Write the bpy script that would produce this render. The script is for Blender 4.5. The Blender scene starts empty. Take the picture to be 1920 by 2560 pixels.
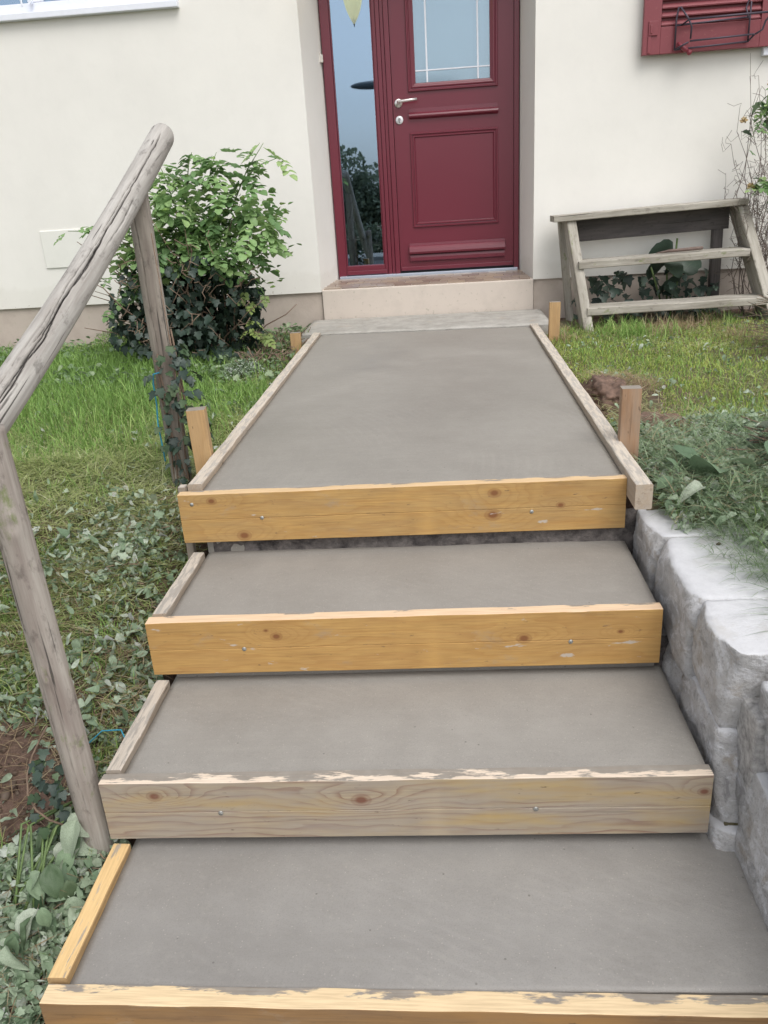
import bpy, bmesh, math, random
import numpy as np
from mathutils import Vector, Matrix, noise as mnoise
random.seed(7); RNG = np.random.default_rng(11)
scene = bpy.context.scene
COL = scene.collection
PI = math.pi
rad = math.radians

# ------------------------------------------------------------------ camera
cam_d = bpy.data.cameras.new('camera'); cam = bpy.data.objects.new('camera', cam_d); COL.objects.link(cam)
cF = Vector((-0.0808534, 0.92695232, -0.36636337)); cR = Vector((0.99624411, 0.06372863, -0.05862029)); cU = Vector((0.03099038, 0.369727, 0.92862347))
cC = Vector((0.09133, -5.46070, 0.51212))
cam.matrix_world = Matrix(((cR.x, cU.x, -cF.x, cC.x), (cR.y, cU.y, -cF.y, cC.y), (cR.z, cU.z, -cF.z, cC.z), (0, 0, 0, 1)))
cam_d.sensor_fit = 'VERTICAL'; cam_d.sensor_height = 36.0; cam_d.lens = 1993.2 * 36 / 2560
cam_d.clip_start = 0.05; cam_d.clip_end = 600
scene.camera = cam

# ------------------------------------------------------------------ sky, sun, exposure (bright overcast)
SUN_EL, SUN_AZ = rad(56), rad(150)          # azimuth clockwise from +Y: behind the camera, to the right
w = bpy.data.worlds.new("World"); scene.world = w; w.use_nodes = True
wn = w.node_tree; wn.nodes.clear()
wo = wn.nodes.new('ShaderNodeOutputWorld'); bg = wn.nodes.new('ShaderNodeBackground')
sky = wn.nodes.new('ShaderNodeTexSky'); sky.sky_type = 'NISHITA'; sky.sun_disc = False
sky.sun_elevation = SUN_EL; sky.sun_rotation = SUN_AZ; sky.air_density = 1.0; sky.dust_density = 2.5; sky.ozone_density = 1.0
hs = wn.nodes.new('ShaderNodeHueSaturation'); hs.inputs['Saturation'].default_value = 0.22   # cloud cover greys the sky
wn.links.new(sky.outputs[0], hs.inputs['Color']); wn.links.new(hs.outputs[0], bg.inputs['Color'])
bg.inputs['Strength'].default_value = 0.13; wn.links.new(bg.outputs[0], wo.inputs['Surface'])
sd = bpy.data.lights.new('sun', 'SUN'); sun = bpy.data.objects.new('sun', sd); COL.objects.link(sun)
sd.energy = 0.9; sd.angle = rad(40); sd.color = (1.0, 0.97, 0.93)
sdir = Vector((math.sin(SUN_AZ) * math.cos(SUN_EL), math.cos(SUN_AZ) * math.cos(SUN_EL), math.sin(SUN_EL)))
sun.rotation_euler = sdir.to_track_quat('Z', 'Y').to_euler(); sun.location = (3, -8, 9)
scene.view_settings.view_transform = 'Standard'; scene.view_settings.look = 'None'
scene.view_settings.gamma = 1; scene.view_settings.use_curve_mapping = False
scene.view_settings.exposure = 0.78

# ------------------------------------------------------------------ object helpers
def tag(o, label=None, cat=None, group=None, kind=None):
    if label: o['label'] = label
    if cat: o['category'] = cat
    if group: o['group'] = group
    if kind: o['kind'] = kind
    return o
def link(name, me, mat=None, parent=None, M=None):
    o = bpy.data.objects.new(name, me); COL.objects.link(o)
    if M is not None: o.matrix_world = M
    if parent is not None:
        o.parent = parent
        pm = Matrix.Identity(4); chain = []
        q = parent
        while q is not None: chain.append(q); q = q.parent
        for q in reversed(chain): pm = pm @ q.matrix_basis
        o.matrix_basis = pm.inverted() @ (M if M is not None else Matrix.Identity(4))
    if mat is not None and me is not None:
        if len(me.materials) == 0: me.materials.append(mat)
    return o
def empty(name, loc=(0, 0, 0), label=None, cat=None, group=None):
    o = bpy.data.objects.new(name, None); COL.objects.link(o); o.location = loc; o.empty_display_size = .1
    return tag(o, label, cat, group)
def from_bm(name, bm, smooth=False):
    me = bpy.data.meshes.new(name); bm.normal_update(); bm.to_mesh(me); bm.free()
    if smooth:
        for p in me.polygons: p.use_smooth = True
    return me
def T(*v): return Matrix.Translation(Vector(v))
def bm_box(bm, a, b, bev=0.0):
    r = bmesh.ops.create_cube(bm, size=1)
    vs = r['verts']
    c = [(a[i] + b[i]) / 2 for i in range(3)]; s = [abs(b[i] - a[i]) for i in range(3)]
    bmesh.ops.scale(bm, vec=s, verts=vs); bmesh.ops.translate(bm, vec=c, verts=vs)
    if bev > 0:
        es = list({e for v in vs for e in v.link_edges})
        bmesh.ops.bevel(bm, geom=es, offset=bev, segments=2, affect='EDGES', profile=.6)
def box(name, a, b, mat, parent=None, bev=0.003, M=None):
    bm = bmesh.new(); bm_box(bm, a, b, bev); return link(name, from_bm(name, bm), mat, parent, M)
def frame_M(p0, p1, up=(0, 0, 1)):
    x = (Vector(p1) - Vector(p0)).normalized(); u = Vector(up); y = u.cross(x).normalized(); z = x.cross(y)
    m = Matrix((x, y, z)).transposed().to_4x4(); m.translation = Vector(p0); return m
def plank_mesh(name, L, W, H, bev=.003, seg=16, jit=.0008, groove=False, seed=0):
    """timber along local +X, y in 0..W, z in -H..0, slightly uneven; optional joint along the front face"""
    rnd = random.Random(seed)
    b = bev
    prof = [(0, -b), (b * .4, -b * .4), (b, 0), (W - b, 0), (W - b * .4, -b * .4), (W, -b), (W, -H + b), (W - b, -H), (b, -H), (0, -H + b)]
    if groove: prof += [(0, -H * .52 - .0016), (.0022, -H * .52), (0, -H * .52 + .0016)]
    bm = bmesh.new(); rings = []
    for i in range(seg + 1):
        x = L * i / seg; ring = []
        for k, (y, z) in enumerate(prof):
            n = mnoise.noise_vector(Vector((x * 9 + seed * 3.1, y * 30 + seed, z * 30)))
            jj = jit * (1.6 if k in (0, 1, 2, 3, 4) else .8)
            xx = x + (n.x * jit if i in (0, seg) else 0)
            ring.append(bm.verts.new((xx, y + n.y * jj, z + n.z * jj)))
        rings.append(ring)
    n = len(prof)
    for i in range(seg):
        for k in range(n): bm.faces.new((rings[i][k], rings[i][(k + 1) % n], rings[i + 1][(k + 1) % n], rings[i + 1][k]))
    bm.faces.new(rings[0]); bm.faces.new(list(reversed(rings[-1])))
    bmesh.ops.recalc_face_normals(bm, faces=bm.faces)
    return from_bm(name, bm)
def plank(name, p0, p1, W, H, mat, parent=None, up=(0, 0, 1), **kw):
    """p0,p1: line of the edge where local y=0, z=0 (top); W goes to local +y, H goes down"""
    L = (Vector(p1) - Vector(p0)).length
    me = plank_mesh(name, L, W, H, **kw)
    return link(name, me, mat, parent, frame_M(p0, p1, up))
def tube_bm(bm, pts, r, seg=6, cap=True):
    pts = [Vector(p) for p in pts]; rings = []
    rr = r if hasattr(r, '__len__') else [r] * len(pts)
    for i, p in enumerate(pts):
        d = (pts[min(i + 1, len(pts) - 1)] - pts[max(i - 1, 0)]).normalized()
        a = d.orthogonal().normalized() if i == 0 else (rings_u - d * rings_u.dot(d)).normalized()
        rings_u = a; b2 = d.cross(a)
        rings.append([bm.verts.new(p + (a * math.cos(2 * PI * k / seg) + b2 * math.sin(2 * PI * k / seg)) * rr[i]) for k in range(seg)])
    for i in range(len(pts) - 1):
        for k in range(seg): bm.faces.new((rings[i][k], rings[i][(k + 1) % seg], rings[i + 1][(k + 1) % seg], rings[i + 1][k]))
    if cap: bm.faces.new(list(reversed(rings[0]))); bm.faces.new(rings[-1])
def tube(name, pts, r, mat, parent=None, seg=8):
    bm = bmesh.new(); tube_bm(bm, pts, r, seg); return link(name, from_bm(name, bm, True), mat, parent)

# ------------------------------------------------------------------ material helpers
class Mat:
    def __init__(s, name):
        s.m = bpy.data.materials.new(name); s.m.use_nodes = True; s.t = s.m.node_tree; s.t.nodes.clear()
        s.out = s.n('ShaderNodeOutputMaterial')
    def n(s, ty, ins=None, **at):
        nd = s.t.nodes.new(ty)
        for k, v in at.items(): setattr(nd, k, v)
        for k, v in (ins or {}).items():
            sk = nd.inputs[k]
            if isinstance(v, bpy.types.NodeSocket): s.t.links.new(v, sk)
            else: sk.default_value = v
        return nd
    def math(s, op, a, b=None, c=None, clamp=False):
        nd = s.n('ShaderNodeMath', {0: a}, operation=op, use_clamp=clamp)
        for i, v in ((1, b), (2, c)):
            if v is None: continue
            if isinstance(v, bpy.types.NodeSocket): s.t.links.new(v, nd.inputs[i])
            else: nd.inputs[i].default_value = v
        return nd.outputs[0]
    def coord(s, kind='Object', sc=(1, 1, 1), off=None, rand=False):
        tc = s.n('ShaderNodeTexCoord').outputs[kind]
        if rand:
            oi = s.n('ShaderNodeObjectInfo').outputs['Random']
            tc = s.n('ShaderNodeVectorMath', {0: tc, 1: s.n('ShaderNodeCombineXYZ', {0: s.math('MULTIPLY', oi, 17.), 1: s.math('MULTIPLY', oi, 9.), 2: s.math('MULTIPLY', oi, 5.)}).outputs[0]}, operation='ADD').outputs[0]
        return s.n('ShaderNodeMapping', {'Vector': tc, 'Scale': sc, 'Location': off or (0, 0, 0)}).outputs[0]
    def noise(s, vec, scale=5, detail=4, rough=.55, dist=0):
        return s.n('ShaderNodeTexNoise', {'Vector': vec, 'Scale': scale, 'Detail': detail, 'Roughness': rough, 'Distortion': dist}).outputs[0]
    def ramp(s, fac, stops):
        nd = s.n('ShaderNodeValToRGB', {0: fac}); e = nd.color_ramp.elements
        while len(e) < len(stops): e.new(.5)
        for i, (p, c) in enumerate(stops):
            e[i].position = p; e[i].color = (c, c, c, 1) if isinstance(c, (int, float)) else (*c, 1)
        return nd.outputs[0]
    def mix(s, f, a, b, mode='MIX'):
        nd = s.n('ShaderNodeMix', data_type='RGBA', blend_type=mode)
        for i, v in ((0, f), (6, a), (7, b)):
            if isinstance(v, bpy.types.NodeSocket): s.t.links.new(v, nd.inputs[i])
            else: nd.inputs[i].default_value = v if i == 0 else (*v, 1)
        return nd.outputs[2]
    def bump(s, h, strength=.5, dist=.01, normal=None):
        ins = {'Height': h, 'Strength': strength, 'Distance': dist}
        if normal is not None: ins['Normal'] = normal
        return s.n('ShaderNodeBump', ins).outputs[0]
    def done(s, color, rough=.7, normal=None, **kw):
        ins = {'Base Color': color if isinstance(color, bpy.types.NodeSocket) else (*color, 1), 'Roughness': rough}
        if normal is not None: ins['Normal'] = normal
        ins.update(kw)
        b = s.n('ShaderNodeBsdfPrincipled', ins); s.t.links.new(b.outputs[0], s.out.inputs[0]); s.b = b
        return s.m

def wood_mat(name, light, dark, late, knots=(), grey=None, greyamt=0., ring=28, smear=0.0, H=.154, topcol=(.62, .45, .27), topsmear=.5, ysm=7.0, stain=None, rc=.6, knotc=None, cem=((.20, .18, .155), (.34, .31, .27)), tsc=(6, 26, 10)):
    """sawn board along local X: rings bent round the knots, fibres, weathering, pale top edge smeared with cement"""
    s = Mat(name); P = s.coord('Object', rand=False if knots else True); sep = s.n('ShaderNodeSeparateXYZ', {0: P}); X, Y, Z = sep.outputs
    warp = s.noise(s.n('ShaderNodeMapping', {'Vector': P, 'Scale': (1.6, 5, 9)}).outputs[0], 1.3, 3)
    g = s.math('ADD', s.math('MULTIPLY', s.math('ADD', Z, s.math('MULTIPLY', Y, .6)), ring), s.math('MULTIPLY', warp, 5.5))
    kd = None
    for (kx, kz, kr) in knots:
        dx = s.math('MULTIPLY', s.math('SUBTRACT', X, kx), .38); dz = s.math('SUBTRACT', Z, kz)
        d2 = s.math('ADD', s.math('MULTIPLY', dx, dx), s.math('MULTIPLY', dz, dz))
        e = s.math('EXPONENT', s.math('DIVIDE', d2, -(kr * 2.0) ** 2))
        g = s.math('ADD', g, s.math('MULTIPLY', e, 4.2))
        dx2 = s.math('MULTIPLY', dx, 1.9); dd = s.math('SQRT', s.math('ADD', s.math('MULTIPLY', dx2, dx2), s.math('MULTIPLY', dz, dz)))
        k = s.math('SUBTRACT', 1.0, s.math('DIVIDE', dd, kr), clamp=True)
        kd = k if kd is None else s.math('MAXIMUM', kd, k)
    r = s.math('FRACT', g); r = s.math('POWER', r, 2.2)
    f1 = s.noise(s.n('ShaderNodeMapping', {'Vector': P, 'Scale': (7, 160, 160)}).outputs[0], 1.5, 4, .6)
    big = s.noise(s.n('ShaderNodeMapping', {'Vector': P, 'Scale': (3, 9, 9)}).outputs[0], 1.6, 5, .6)
    col = s.mix(s.ramp(r, [(0.2, 0.), (.85, rc), (1., .05)]), light, late)
    col = s.mix(s.math('MULTIPLY', s.ramp(f1, [(.38, 0.), (.66, 1.)]), .50), col, dark)
    col = s.mix(s.math('MULTIPLY', s.ramp(big, [(.42, 0.), (.72, 1.)]), .45), col, dark)
    if stain: 
        st = s.noise(s.n('ShaderNodeMapping', {'Vector': P, 'Scale': (2.2, 4, 12), 'Location': (3.3, 1, 2)}).outputs[0], 1.2, 3, .5)
        col = s.mix(s.ramp(st, [(.5, 0.), (.62, .75)]), col, stain)
    if grey:
        gn = s.noise(s.n('ShaderNodeMapping', {'Vector': P, 'Scale': (2, 14, 14), 'Location': (7, 1, 2)}).outputs[0], 2, 6, .65)
        col = s.mix(s.math('MULTIPLY', s.ramp(gn, [(.3, 0.), (.6, 1.)]), greyamt), col, grey)
    if kd is not None:
        col = s.mix(s.ramp(kd, [(0., 0.), (.15, .35), (.35, .3), (.65, .9)]), col, knotc or (dark[0] * .62, dark[1] * .42, dark[2] * .45))
    # small dark flecks and dried cement splashes
    fl = s.noise(s.n('ShaderNodeMapping', {'Vector': P, 'Scale': (10, 30, 34), 'Location': (1, 5, 3)}).outputs[0], 2.2, 3, .6)
    col = s.mix(s.ramp(fl, [(.655, 0.), (.72, .75)]), col, (.10, .065, .04)); stk = s.noise(s.n('ShaderNodeMapping', {'Vector': P, 'Scale': (1.2, 20, 26), 'Location': (4, 5, 6)}).outputs[0], 2.0, 5, .65); col = s.mix(s.ramp(stk, [(.58, 0.), (.68, .5)]), col, tuple(x * .6 for x in dark)); vb = s.noise(s.n('ShaderNodeMapping', {'Vector': P, 'Scale': (9, 2, 2), 'Location': (3, 5, 6)}).outputs[0], 1.1, 2, .5); col = s.mix(s.ramp(vb, [(.55, 0.), (.75, .3)]), col, tuple(min(1, x * 1.25) for x in light)); gr2 = s.noise(s.n('ShaderNodeMapping', {'Vector': P, 'Scale': (5, 9, 11), 'Location': (13, 5, 6)}).outputs[0], 1.4, 6, .7); col = s.mix(s.ramp(gr2, [(.58, 0.), (.72, .45)]), col, (.30, .26, .21))
    sm = s.noise(s.n('ShaderNodeMapping', {'Vector': P, 'Scale': (7, 20, 24), 'Location': (9, 2, 8)}).outputs[0], 1.5, 4, .6)
    if smear: col = s.mix(s.ramp(sm, [(.69 - smear, 0.), (.73 - smear, .8)]), col, (.46, .42, .37))
    # top edge: bare pale wood where it is not covered with cement
    if topcol:
        top = s.math('GREATER_THAN', s.n('ShaderNodeSeparateXYZ', {0: s.n('ShaderNodeNewGeometry').outputs['Normal']}).outputs[2], .6)
        top = s.math('MULTIPLY', top, s.math('GREATER_THAN', Z, -.012))
        tn = s.noise(s.n('ShaderNodeMapping', {'Vector': P, 'Scale': tsc, 'Location': (2, 7, 3)}).outputs[0], 1.6, 5, .62)
        tn = s.math('ADD', tn, s.math('MULTIPLY', s.math('SUBTRACT', Y, .020), ysm))
        tc2 = s.mix(s.ramp(tn, [(topsmear - .028, 0.), (topsmear + .028, 1.)]), topcol, s.mix(s.noise(P, 30, 3), *cem))
        tc2 = s.mix(s.math('MULTIPLY', s.ramp(f1, [(.4, 0.), (.7, 1.)]), .3), tc2, dark)
        col = s.mix(top, col, tc2)
    h = s.math('ADD', s.math('MULTIPLY', f1, .6), s.math('MULTIPLY', r, -.35))
    rg = s.ramp(big, [(.3, .62), (.7, .85)])
    return s.done(col, rg, s.bump(h, .35, .002))

def weathered_mat(name, a, b, c, moss=0., rand=True, sc=1.0, crack=False):
    """grey, rained-on wood with the grain along local X"""
    s = Mat(name); P = s.coord('Object', rand=rand)
    def mp(sx, sy, loc=(0, 0, 0)): return s.n('ShaderNodeMapping', {'Vector': P, 'Scale': (sx, sy, sy), 'Location': loc}).outputs[0]
    f = s.noise(mp(3 * sc, 75 * sc), 1.5, 5, .65, .3); g = s.noise(mp(2, 12), 1.3, 5, .6); d = s.noise(mp(9, 18, (4, 4, 4)), 1.7, 5, .7)
    col = s.mix(s.ramp(f, [(.3, 0.), (.65, 1.)]), b, a)
    col = s.mix(s.ramp(g, [(.42, 0.), (.7, .8)]), col, c)
    col = s.mix(s.ramp(d, [(.56, 0.), (.68, .55)]), col, tuple(x * .45 for x in c))
    ck = s.noise(mp(1.2, 60, (8, 1, 1)), 1.5, 2, .5)
    col = s.mix(s.ramp(ck, [(.655, 0.), (.69, .85)]), col, (.04, .035, .03))
    if moss:
        mo = s.noise(mp(7, 14, (1, 2, 9)), 1.6, 6, .7)
        col = s.mix(s.ramp(mo, [(.62 - moss, 0.), (.72 - moss, .8)]), col, (.16, .19, .07))
    if crack: col = s.mix(s.ramp(s.n('ShaderNodeVertexColor', layer_name='Crack').outputs[0], [(.15, 0.), (.55, .93)]), col, (.025, .02, .018))  # shade and dirt inside the crack grooves, both put into the colour
    h = s.math('SUBTRACT', s.math('MULTIPLY', f, .8), s.ramp(ck, [(.65, 0.), (.69, 1.)]))
    return s.done(col, .88, s.bump(h, .6, .003))

def plain_mat(name, col, rough=.5, metal=0., bump=0., var=.0, sc=30, **kw):
    s = Mat(name); P = s.coord('Object'); n = s.noise(P, sc, 4, .6)
    c = s.mix(s.ramp(n, [(.3, 0.), (.7, 1.)]), tuple(x * (1 - var) for x in col), tuple(min(1, x * (1 + var)) for x in col))
    return s.done(c, rough, s.bump(n, bump, .002) if bump else None, Metallic=metal, **kw)

# ---- leaf and grass materials
def attr_leaf(name, rough=.6, tr=.25):
    s = Mat(name); a = s.n('ShaderNodeVertexColor', layer_name='Col').outputs[0]
    P = s.coord('Object'); n = s.noise(P, 130, 2); c = s.mix(s.math('MULTIPLY', s.ramp(n, [(.4, 0.), (.7, 1.)]), .25), a, (.03, .045, .015), 'MIX')
    b = s.n('ShaderNodeBsdfPrincipled', {'Base Color': c, 'Roughness': rough, 'Specular IOR Level': .35})
    t = s.n('ShaderNodeBsdfTranslucent', {'Color': a}); mx = s.n('ShaderNodeMixShader', {0: tr, 1: b.outputs[0], 2: t.outputs[0]})
    s.t.links.new(mx.outputs[0], s.out.inputs[0]); return s.m
def leaf_mat(name, stops, rough=.5, tr=.25, spec=.4, veins=None, vs=60):
    s = Mat(name); r = s.n('ShaderNodeObjectInfo').outputs['Random']; P = s.coord('Object')
    c = s.ramp(r, stops); n = s.noise(P, vs, 3)
    c = s.mix(s.math('MULTIPLY', s.ramp(n, [(.35, 0.), (.7, 1.)]), .35), c, tuple(x * .55 for x in stops[0][1]))
    if veins:
        sep = s.n('ShaderNodeSeparateXYZ', {0: P}); ay = s.math('ABSOLUTE', sep.outputs[1])
        v = s.math('LESS_THAN', ay, veins); c = s.mix(s.math('MULTIPLY', v, .5), c, (.25, .32, .18))
    b = s.n('ShaderNodeBsdfPrincipled', {'Base Color': c, 'Roughness': rough, 'Specular IOR Level': spec, 'Normal': s.bump(n, .3, .002)})
    t = s.n('ShaderNodeBsdfTranslucent', {'Color': c}); mx = s.n('ShaderNodeMixShader', {0: tr, 1: b.outputs[0], 2: t.outputs[0]})
    s.t.links.new(mx.outputs[0], s.out.inputs[0]); return s.m
M_STUFF = attr_leaf('foliage_tinted'); M_BLADE = attr_leaf('blade_tinted', .55, .3)
M_ROSE = leaf_mat('rose_leaf', [(0., (.15, .27, .11)), (.35, (.23, .38, .15)), (.7, (.32, .49, .20)), (1., (.42, .56, .24))], .5, .35)
M_ROSEPALE = leaf_mat('rose_leaf_pale', [(0., (.24, .32, .12)), (1., (.36, .46, .14))], .5, .35)
M_IVY = leaf_mat('ivy_leaf', [(0., (.022, .042, .032)), (.6, (.042, .072, .052)), (1., (.08, .12, .085))], .38, .1, .5, .0012, 45)
M_IVYG = leaf_mat('ivy_leaf_green', [(0., (.04, .075, .035)), (.6, (.07, .12, .055)), (1., (.12, .17, .09))], .5, .15, .4, .001, 45)
M_CAB = leaf_mat('broad_leaf', [(0., (.05, .085, .06)), (1., (.10, .15, .11))], .45, .1, .5, .003, 25)
M_WILT = leaf_mat('wilted_leaf', [(0., (.12, .19, .11)), (.4, (.24, .33, .20)), (.75, (.36, .43, .31)), (1., (.50, .54, .44))], .6, .2, .35, .0015, 30)

# ------------------------------------------------------------------ terrain (heights in metres above the door sill)
def lerp_tab(v, tab):
    xs = np.array([t[0] for t in tab]); ys = np.array([t[1] for t in tab]); return np.interp(v, xs, ys)
_NT = RNG.uniform(0, 6.28, (24, 3)); _NF = RNG.uniform(-1, 1, (24, 2))
def wob(x, y, f, seed=0):
    r = 0
    for i in range(8):
        k = (i + seed * 3) % 24; a = _NF[k] * f * (1 + .35 * i); r = r + np.sin(a[0] * x + a[1] * y + _NT[k, 0] + seed) / (1 + .35 * i)
    return r / 3.
def z_left(x, y):
    z = lerp_tab(y, [(-60, -1.25), (-5.3, -1.2), (-4.7, -1.1), (-4.3, -.99), (-4.0, -.86), (-3.7, -.70), (-3.35, -.55), (-3.0, -.44), (-2.5, -.375), (-1.5, -.34), (-.6, -.315), (0, -.30), (60, -.3)])
    z = z + np.clip((-.8 - x), 0, 3) * np.where(y < -2.6, .04, -.02)
    z = z + .014 * wob(x, y, 5) + .009 * wob(x, y, 17, 1)
    pit = np.exp(-(((x + .74) / .07) ** 2 + ((y + 3.36) / .22) ** 2)) * .13
    return z - pit
def z_right(x, y):
    z = lerp_tab(y, [(-60, -1.25), (-7.5, -1.2), (-6.2, -.7), (-4.6, -.46), (-4.1, -.41), (-3.4, -.365), (-3.1, -.34), (-2.3, -.33), (-1.2, -.32), (-.4, -.30), (60, -.3)])
    z = z + .014 * wob(x, y, 5, 2) + .008 * wob(x, y, 19, 3)
    clod = .05 * np.exp(-(((x - .80) / .13) ** 2 + ((y + 2.05) / .22) ** 2))
    return z + clod
def tread_z(y): return np.where(y > -3.3, -.36, np.where(y > -3.7, -.60, np.where(y > -4.09, -.78, np.where(y > -4.47, -1.0, -1.22))))
XL, XR = -.700, .662
def ground_z(x, y):
    zl, zr = z_left(x, y), z_right(x, y); zc = np.minimum(tread_z(y) - .02, np.minimum(zl, zr) - .05)
    # under the low stone wall the ground on the right is cut away
    cut = np.clip((x - .70) / .05, 0, 1); zr2 = np.where((y < -3.15), np.minimum(zr, tread_z(y)) * (1 - cut) + zr * cut, zr)
    z = np.where(x <= XL, zl, np.where(x >= XR, zr2, zc))
    far = y < -8.2
    return np.where(far, -1.25, z)

# ------------------------------------------------------------------ ground sheet
def build_ground():
    xs = np.unique(np.round(np.concatenate([np.array([-70, -40, -20, -12, -8]), np.arange(-6, -3.2, .3), np.arange(-3.2, -.71, .032), [XL, XL + .004], np.arange(-.6, .6, .3), [XR - .004, XR], np.arange(.68, .8, .02), np.arange(.8, 2.6, .032), np.arange(2.6, 6, .3), np.array([8, 12, 20, 40, 70])]), 4))
    ys = np.unique(np.round(np.concatenate([np.array([-80, -50, -30, -20, -14, -10, -8.2]), np.arange(-8, -5, .2), np.arange(-5, .06, .032), np.array([.5, 3, 10, 30, 70])]), 4))
    X, Y = np.meshgrid(xs, ys); Z = ground_z(X, Y)
    fine = (X > -3.2) & (X < 2.6) & (Y > -5) & (Y < .05) & ((X < XL - .01) | (X > XR + .03))
    Z = Z + np.where(fine, RNG.normal(0, .0035, X.shape), 0)
    v = np.stack([X, Y, Z], -1).reshape(-1, 3); nx = len(xs); ny = len(ys)
    i = np.arange(nx - 1)[None, :] + np.arange(ny - 1)[:, None] * nx
    f = np.stack([i, i + 1, i + 1 + nx, i + nx], -1).reshape(-1, 4)
    me = bpy.data.meshes.new('ground'); me.from_pydata(v.tolist(), [], f.tolist())
    for p in me.polygons: p.use_smooth = True
    s = Mat('soil'); P = s.coord('Object')
    a = s.noise(P, 3, 6, .6); b = s.noise(P, 38, 6, .7); c = s.noise(P, 160, 3, .6)
    col = s.mix(s.ramp(b, [(.3, 0.), (.68, 1.)]), (.075, .046, .032), (.20, .135, .10))
    col = s.mix(s.ramp(a, [(.40, 0.), (.56, .75)]), col, (.15, .165, .075))
    col = s.mix(s.ramp(c, [(.62, 0.), (.7, .6)]), col, (.24, .2, .16))
    col = s.mix(s.n('ShaderNodeVertexColor', layer_name='Soil').outputs[0], col, s.mix(s.ramp(b, [(.3, 0.), (.68, 1.)]), (.075, .045, .033), (.21, .135, .10)))
    ca = me.color_attributes.new('Soil', 'FLOAT_COLOR', 'POINT')
    sm_ = np.clip(1.6 * np.exp(-(((X + 1.02) / .26) ** 2 + ((Y + 3.93) / .22) ** 2)), 0, 1); sm_ = np.maximum(sm_, np.clip((X + .86) / .05, 0, 1) * (X < -.5) * (Y < -3.0)); sm_ = np.maximum(sm_, np.clip((.80 - X) / .05, 0, 1) * (X > .5) * (Y > -3.2)).ravel()
    sm_ = np.maximum(sm_, (np.clip(wob(X, Y, 8, 6) * 3 - .3, 0, 1) * (X > .6) * (Y > -1.15) * (Y < .1)).ravel()); sm_ = np.maximum(sm_, (np.clip(wob(X, Y, 7, 1) * 3 - 1.1, 0, 1) * (X > .6) * (Y > -2.9)).ravel())
    cc = np.ones((len(v), 4), np.float32); cc[:, :3] = sm_[:, None]; ca.data.foreach_set('color', cc.ravel())
    o = link('ground', me, s.done(col, .95, s.bump(s.math('ADD', b, s.math('MULTIPLY', c, .4)), .9, .02)))
    tag(o, kind='structure')
build_ground()

# ------------------------------------------------------------------ house
def stucco(name, col, dirt=.0, bscale=260, bs=.25, patch=None):
    s = Mat(name); P = s.coord('Object'); a = s.noise(P, 1.3, 5, .6); b = s.noise(P, bscale, 3, .6); c = s.noise(P, 9, 5, .6)
    cc = s.mix(s.ramp(a, [(.35, 0.), (.7, 1.)]), tuple(x * .93 for x in col), col)
    cc = s.mix(s.math('MULTIPLY', s.ramp(c, [(.5, 0.), (.75, 1.)]), .10 + dirt), cc, tuple(x * .72 for x in col))
    # chips and splashes low on the wall
    z = s.n('ShaderNodeSeparateXYZ', {0: P}).outputs[2]
    low = s.math('MULTIPLY', s.math('SUBTRACT', .16, z), 4., clamp=True)
    ch = s.noise(P, 42, 4, .6); k = s.math('MULTIPLY', s.ramp(s.math('ADD', ch, s.math('MULTIPLY', low, .07)), [(.70, 0.), (.73, 1.)]), low)
    cc = s.mix(s.math('MULTIPLY', k, .7), cc, (.42, .38, .31))
    sk = s.noise(s.n('ShaderNodeMapping', {'Vector': P, 'Scale': (7, 7, .5)}).outputs[0], 1.4, 5, .6)
    cc = s.mix(s.math('MULTIPLY', s.ramp(sk, [(.5, 0.), (.75, 1.)]), .045), cc, tuple(x * .7 for x in col))
    lo2 = s.math('MULTIPLY', s.ramp(s.math('ADD', z, s.math('MULTIPLY', c, -.12)), [(-.06 + .0, 1.), (.03, 0.)]), .35)
    cc = s.mix(s.math('MULTIPLY', lo2, .3), cc, (.42, .37, .29))
    if patch: cc = s.mix(s.ramp(c, [(.45, 0.), (.62, .7)]), cc, patch)
    h = s.math('ADD', s.math('MULTIPLY', b, .5), s.math('MULTIPLY', s.noise(P, 14, 3), 1.))
    return s.done(cc, .85, s.bump(h, bs, .004))
M_WALL = stucco('cream_render', (.80, .778, .728))
M_PLINTH = stucco('pink_plinth_render', (.50, .43, .375), .25, 90, .6, (.43, .36, .31))
M_STEP = stucco('doorstep_render', (.62, .545, .48), .3, 160, .3)
M_DARK = plain_mat('dark_interior', (.035, .04, .045), .9)
M_WHITE = plain_mat('white_pvc', (.74, .76, .82), .35, var=.03)
M_ALU = plain_mat('aluminium', (.52, .57, .66), .32, .6)

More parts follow.
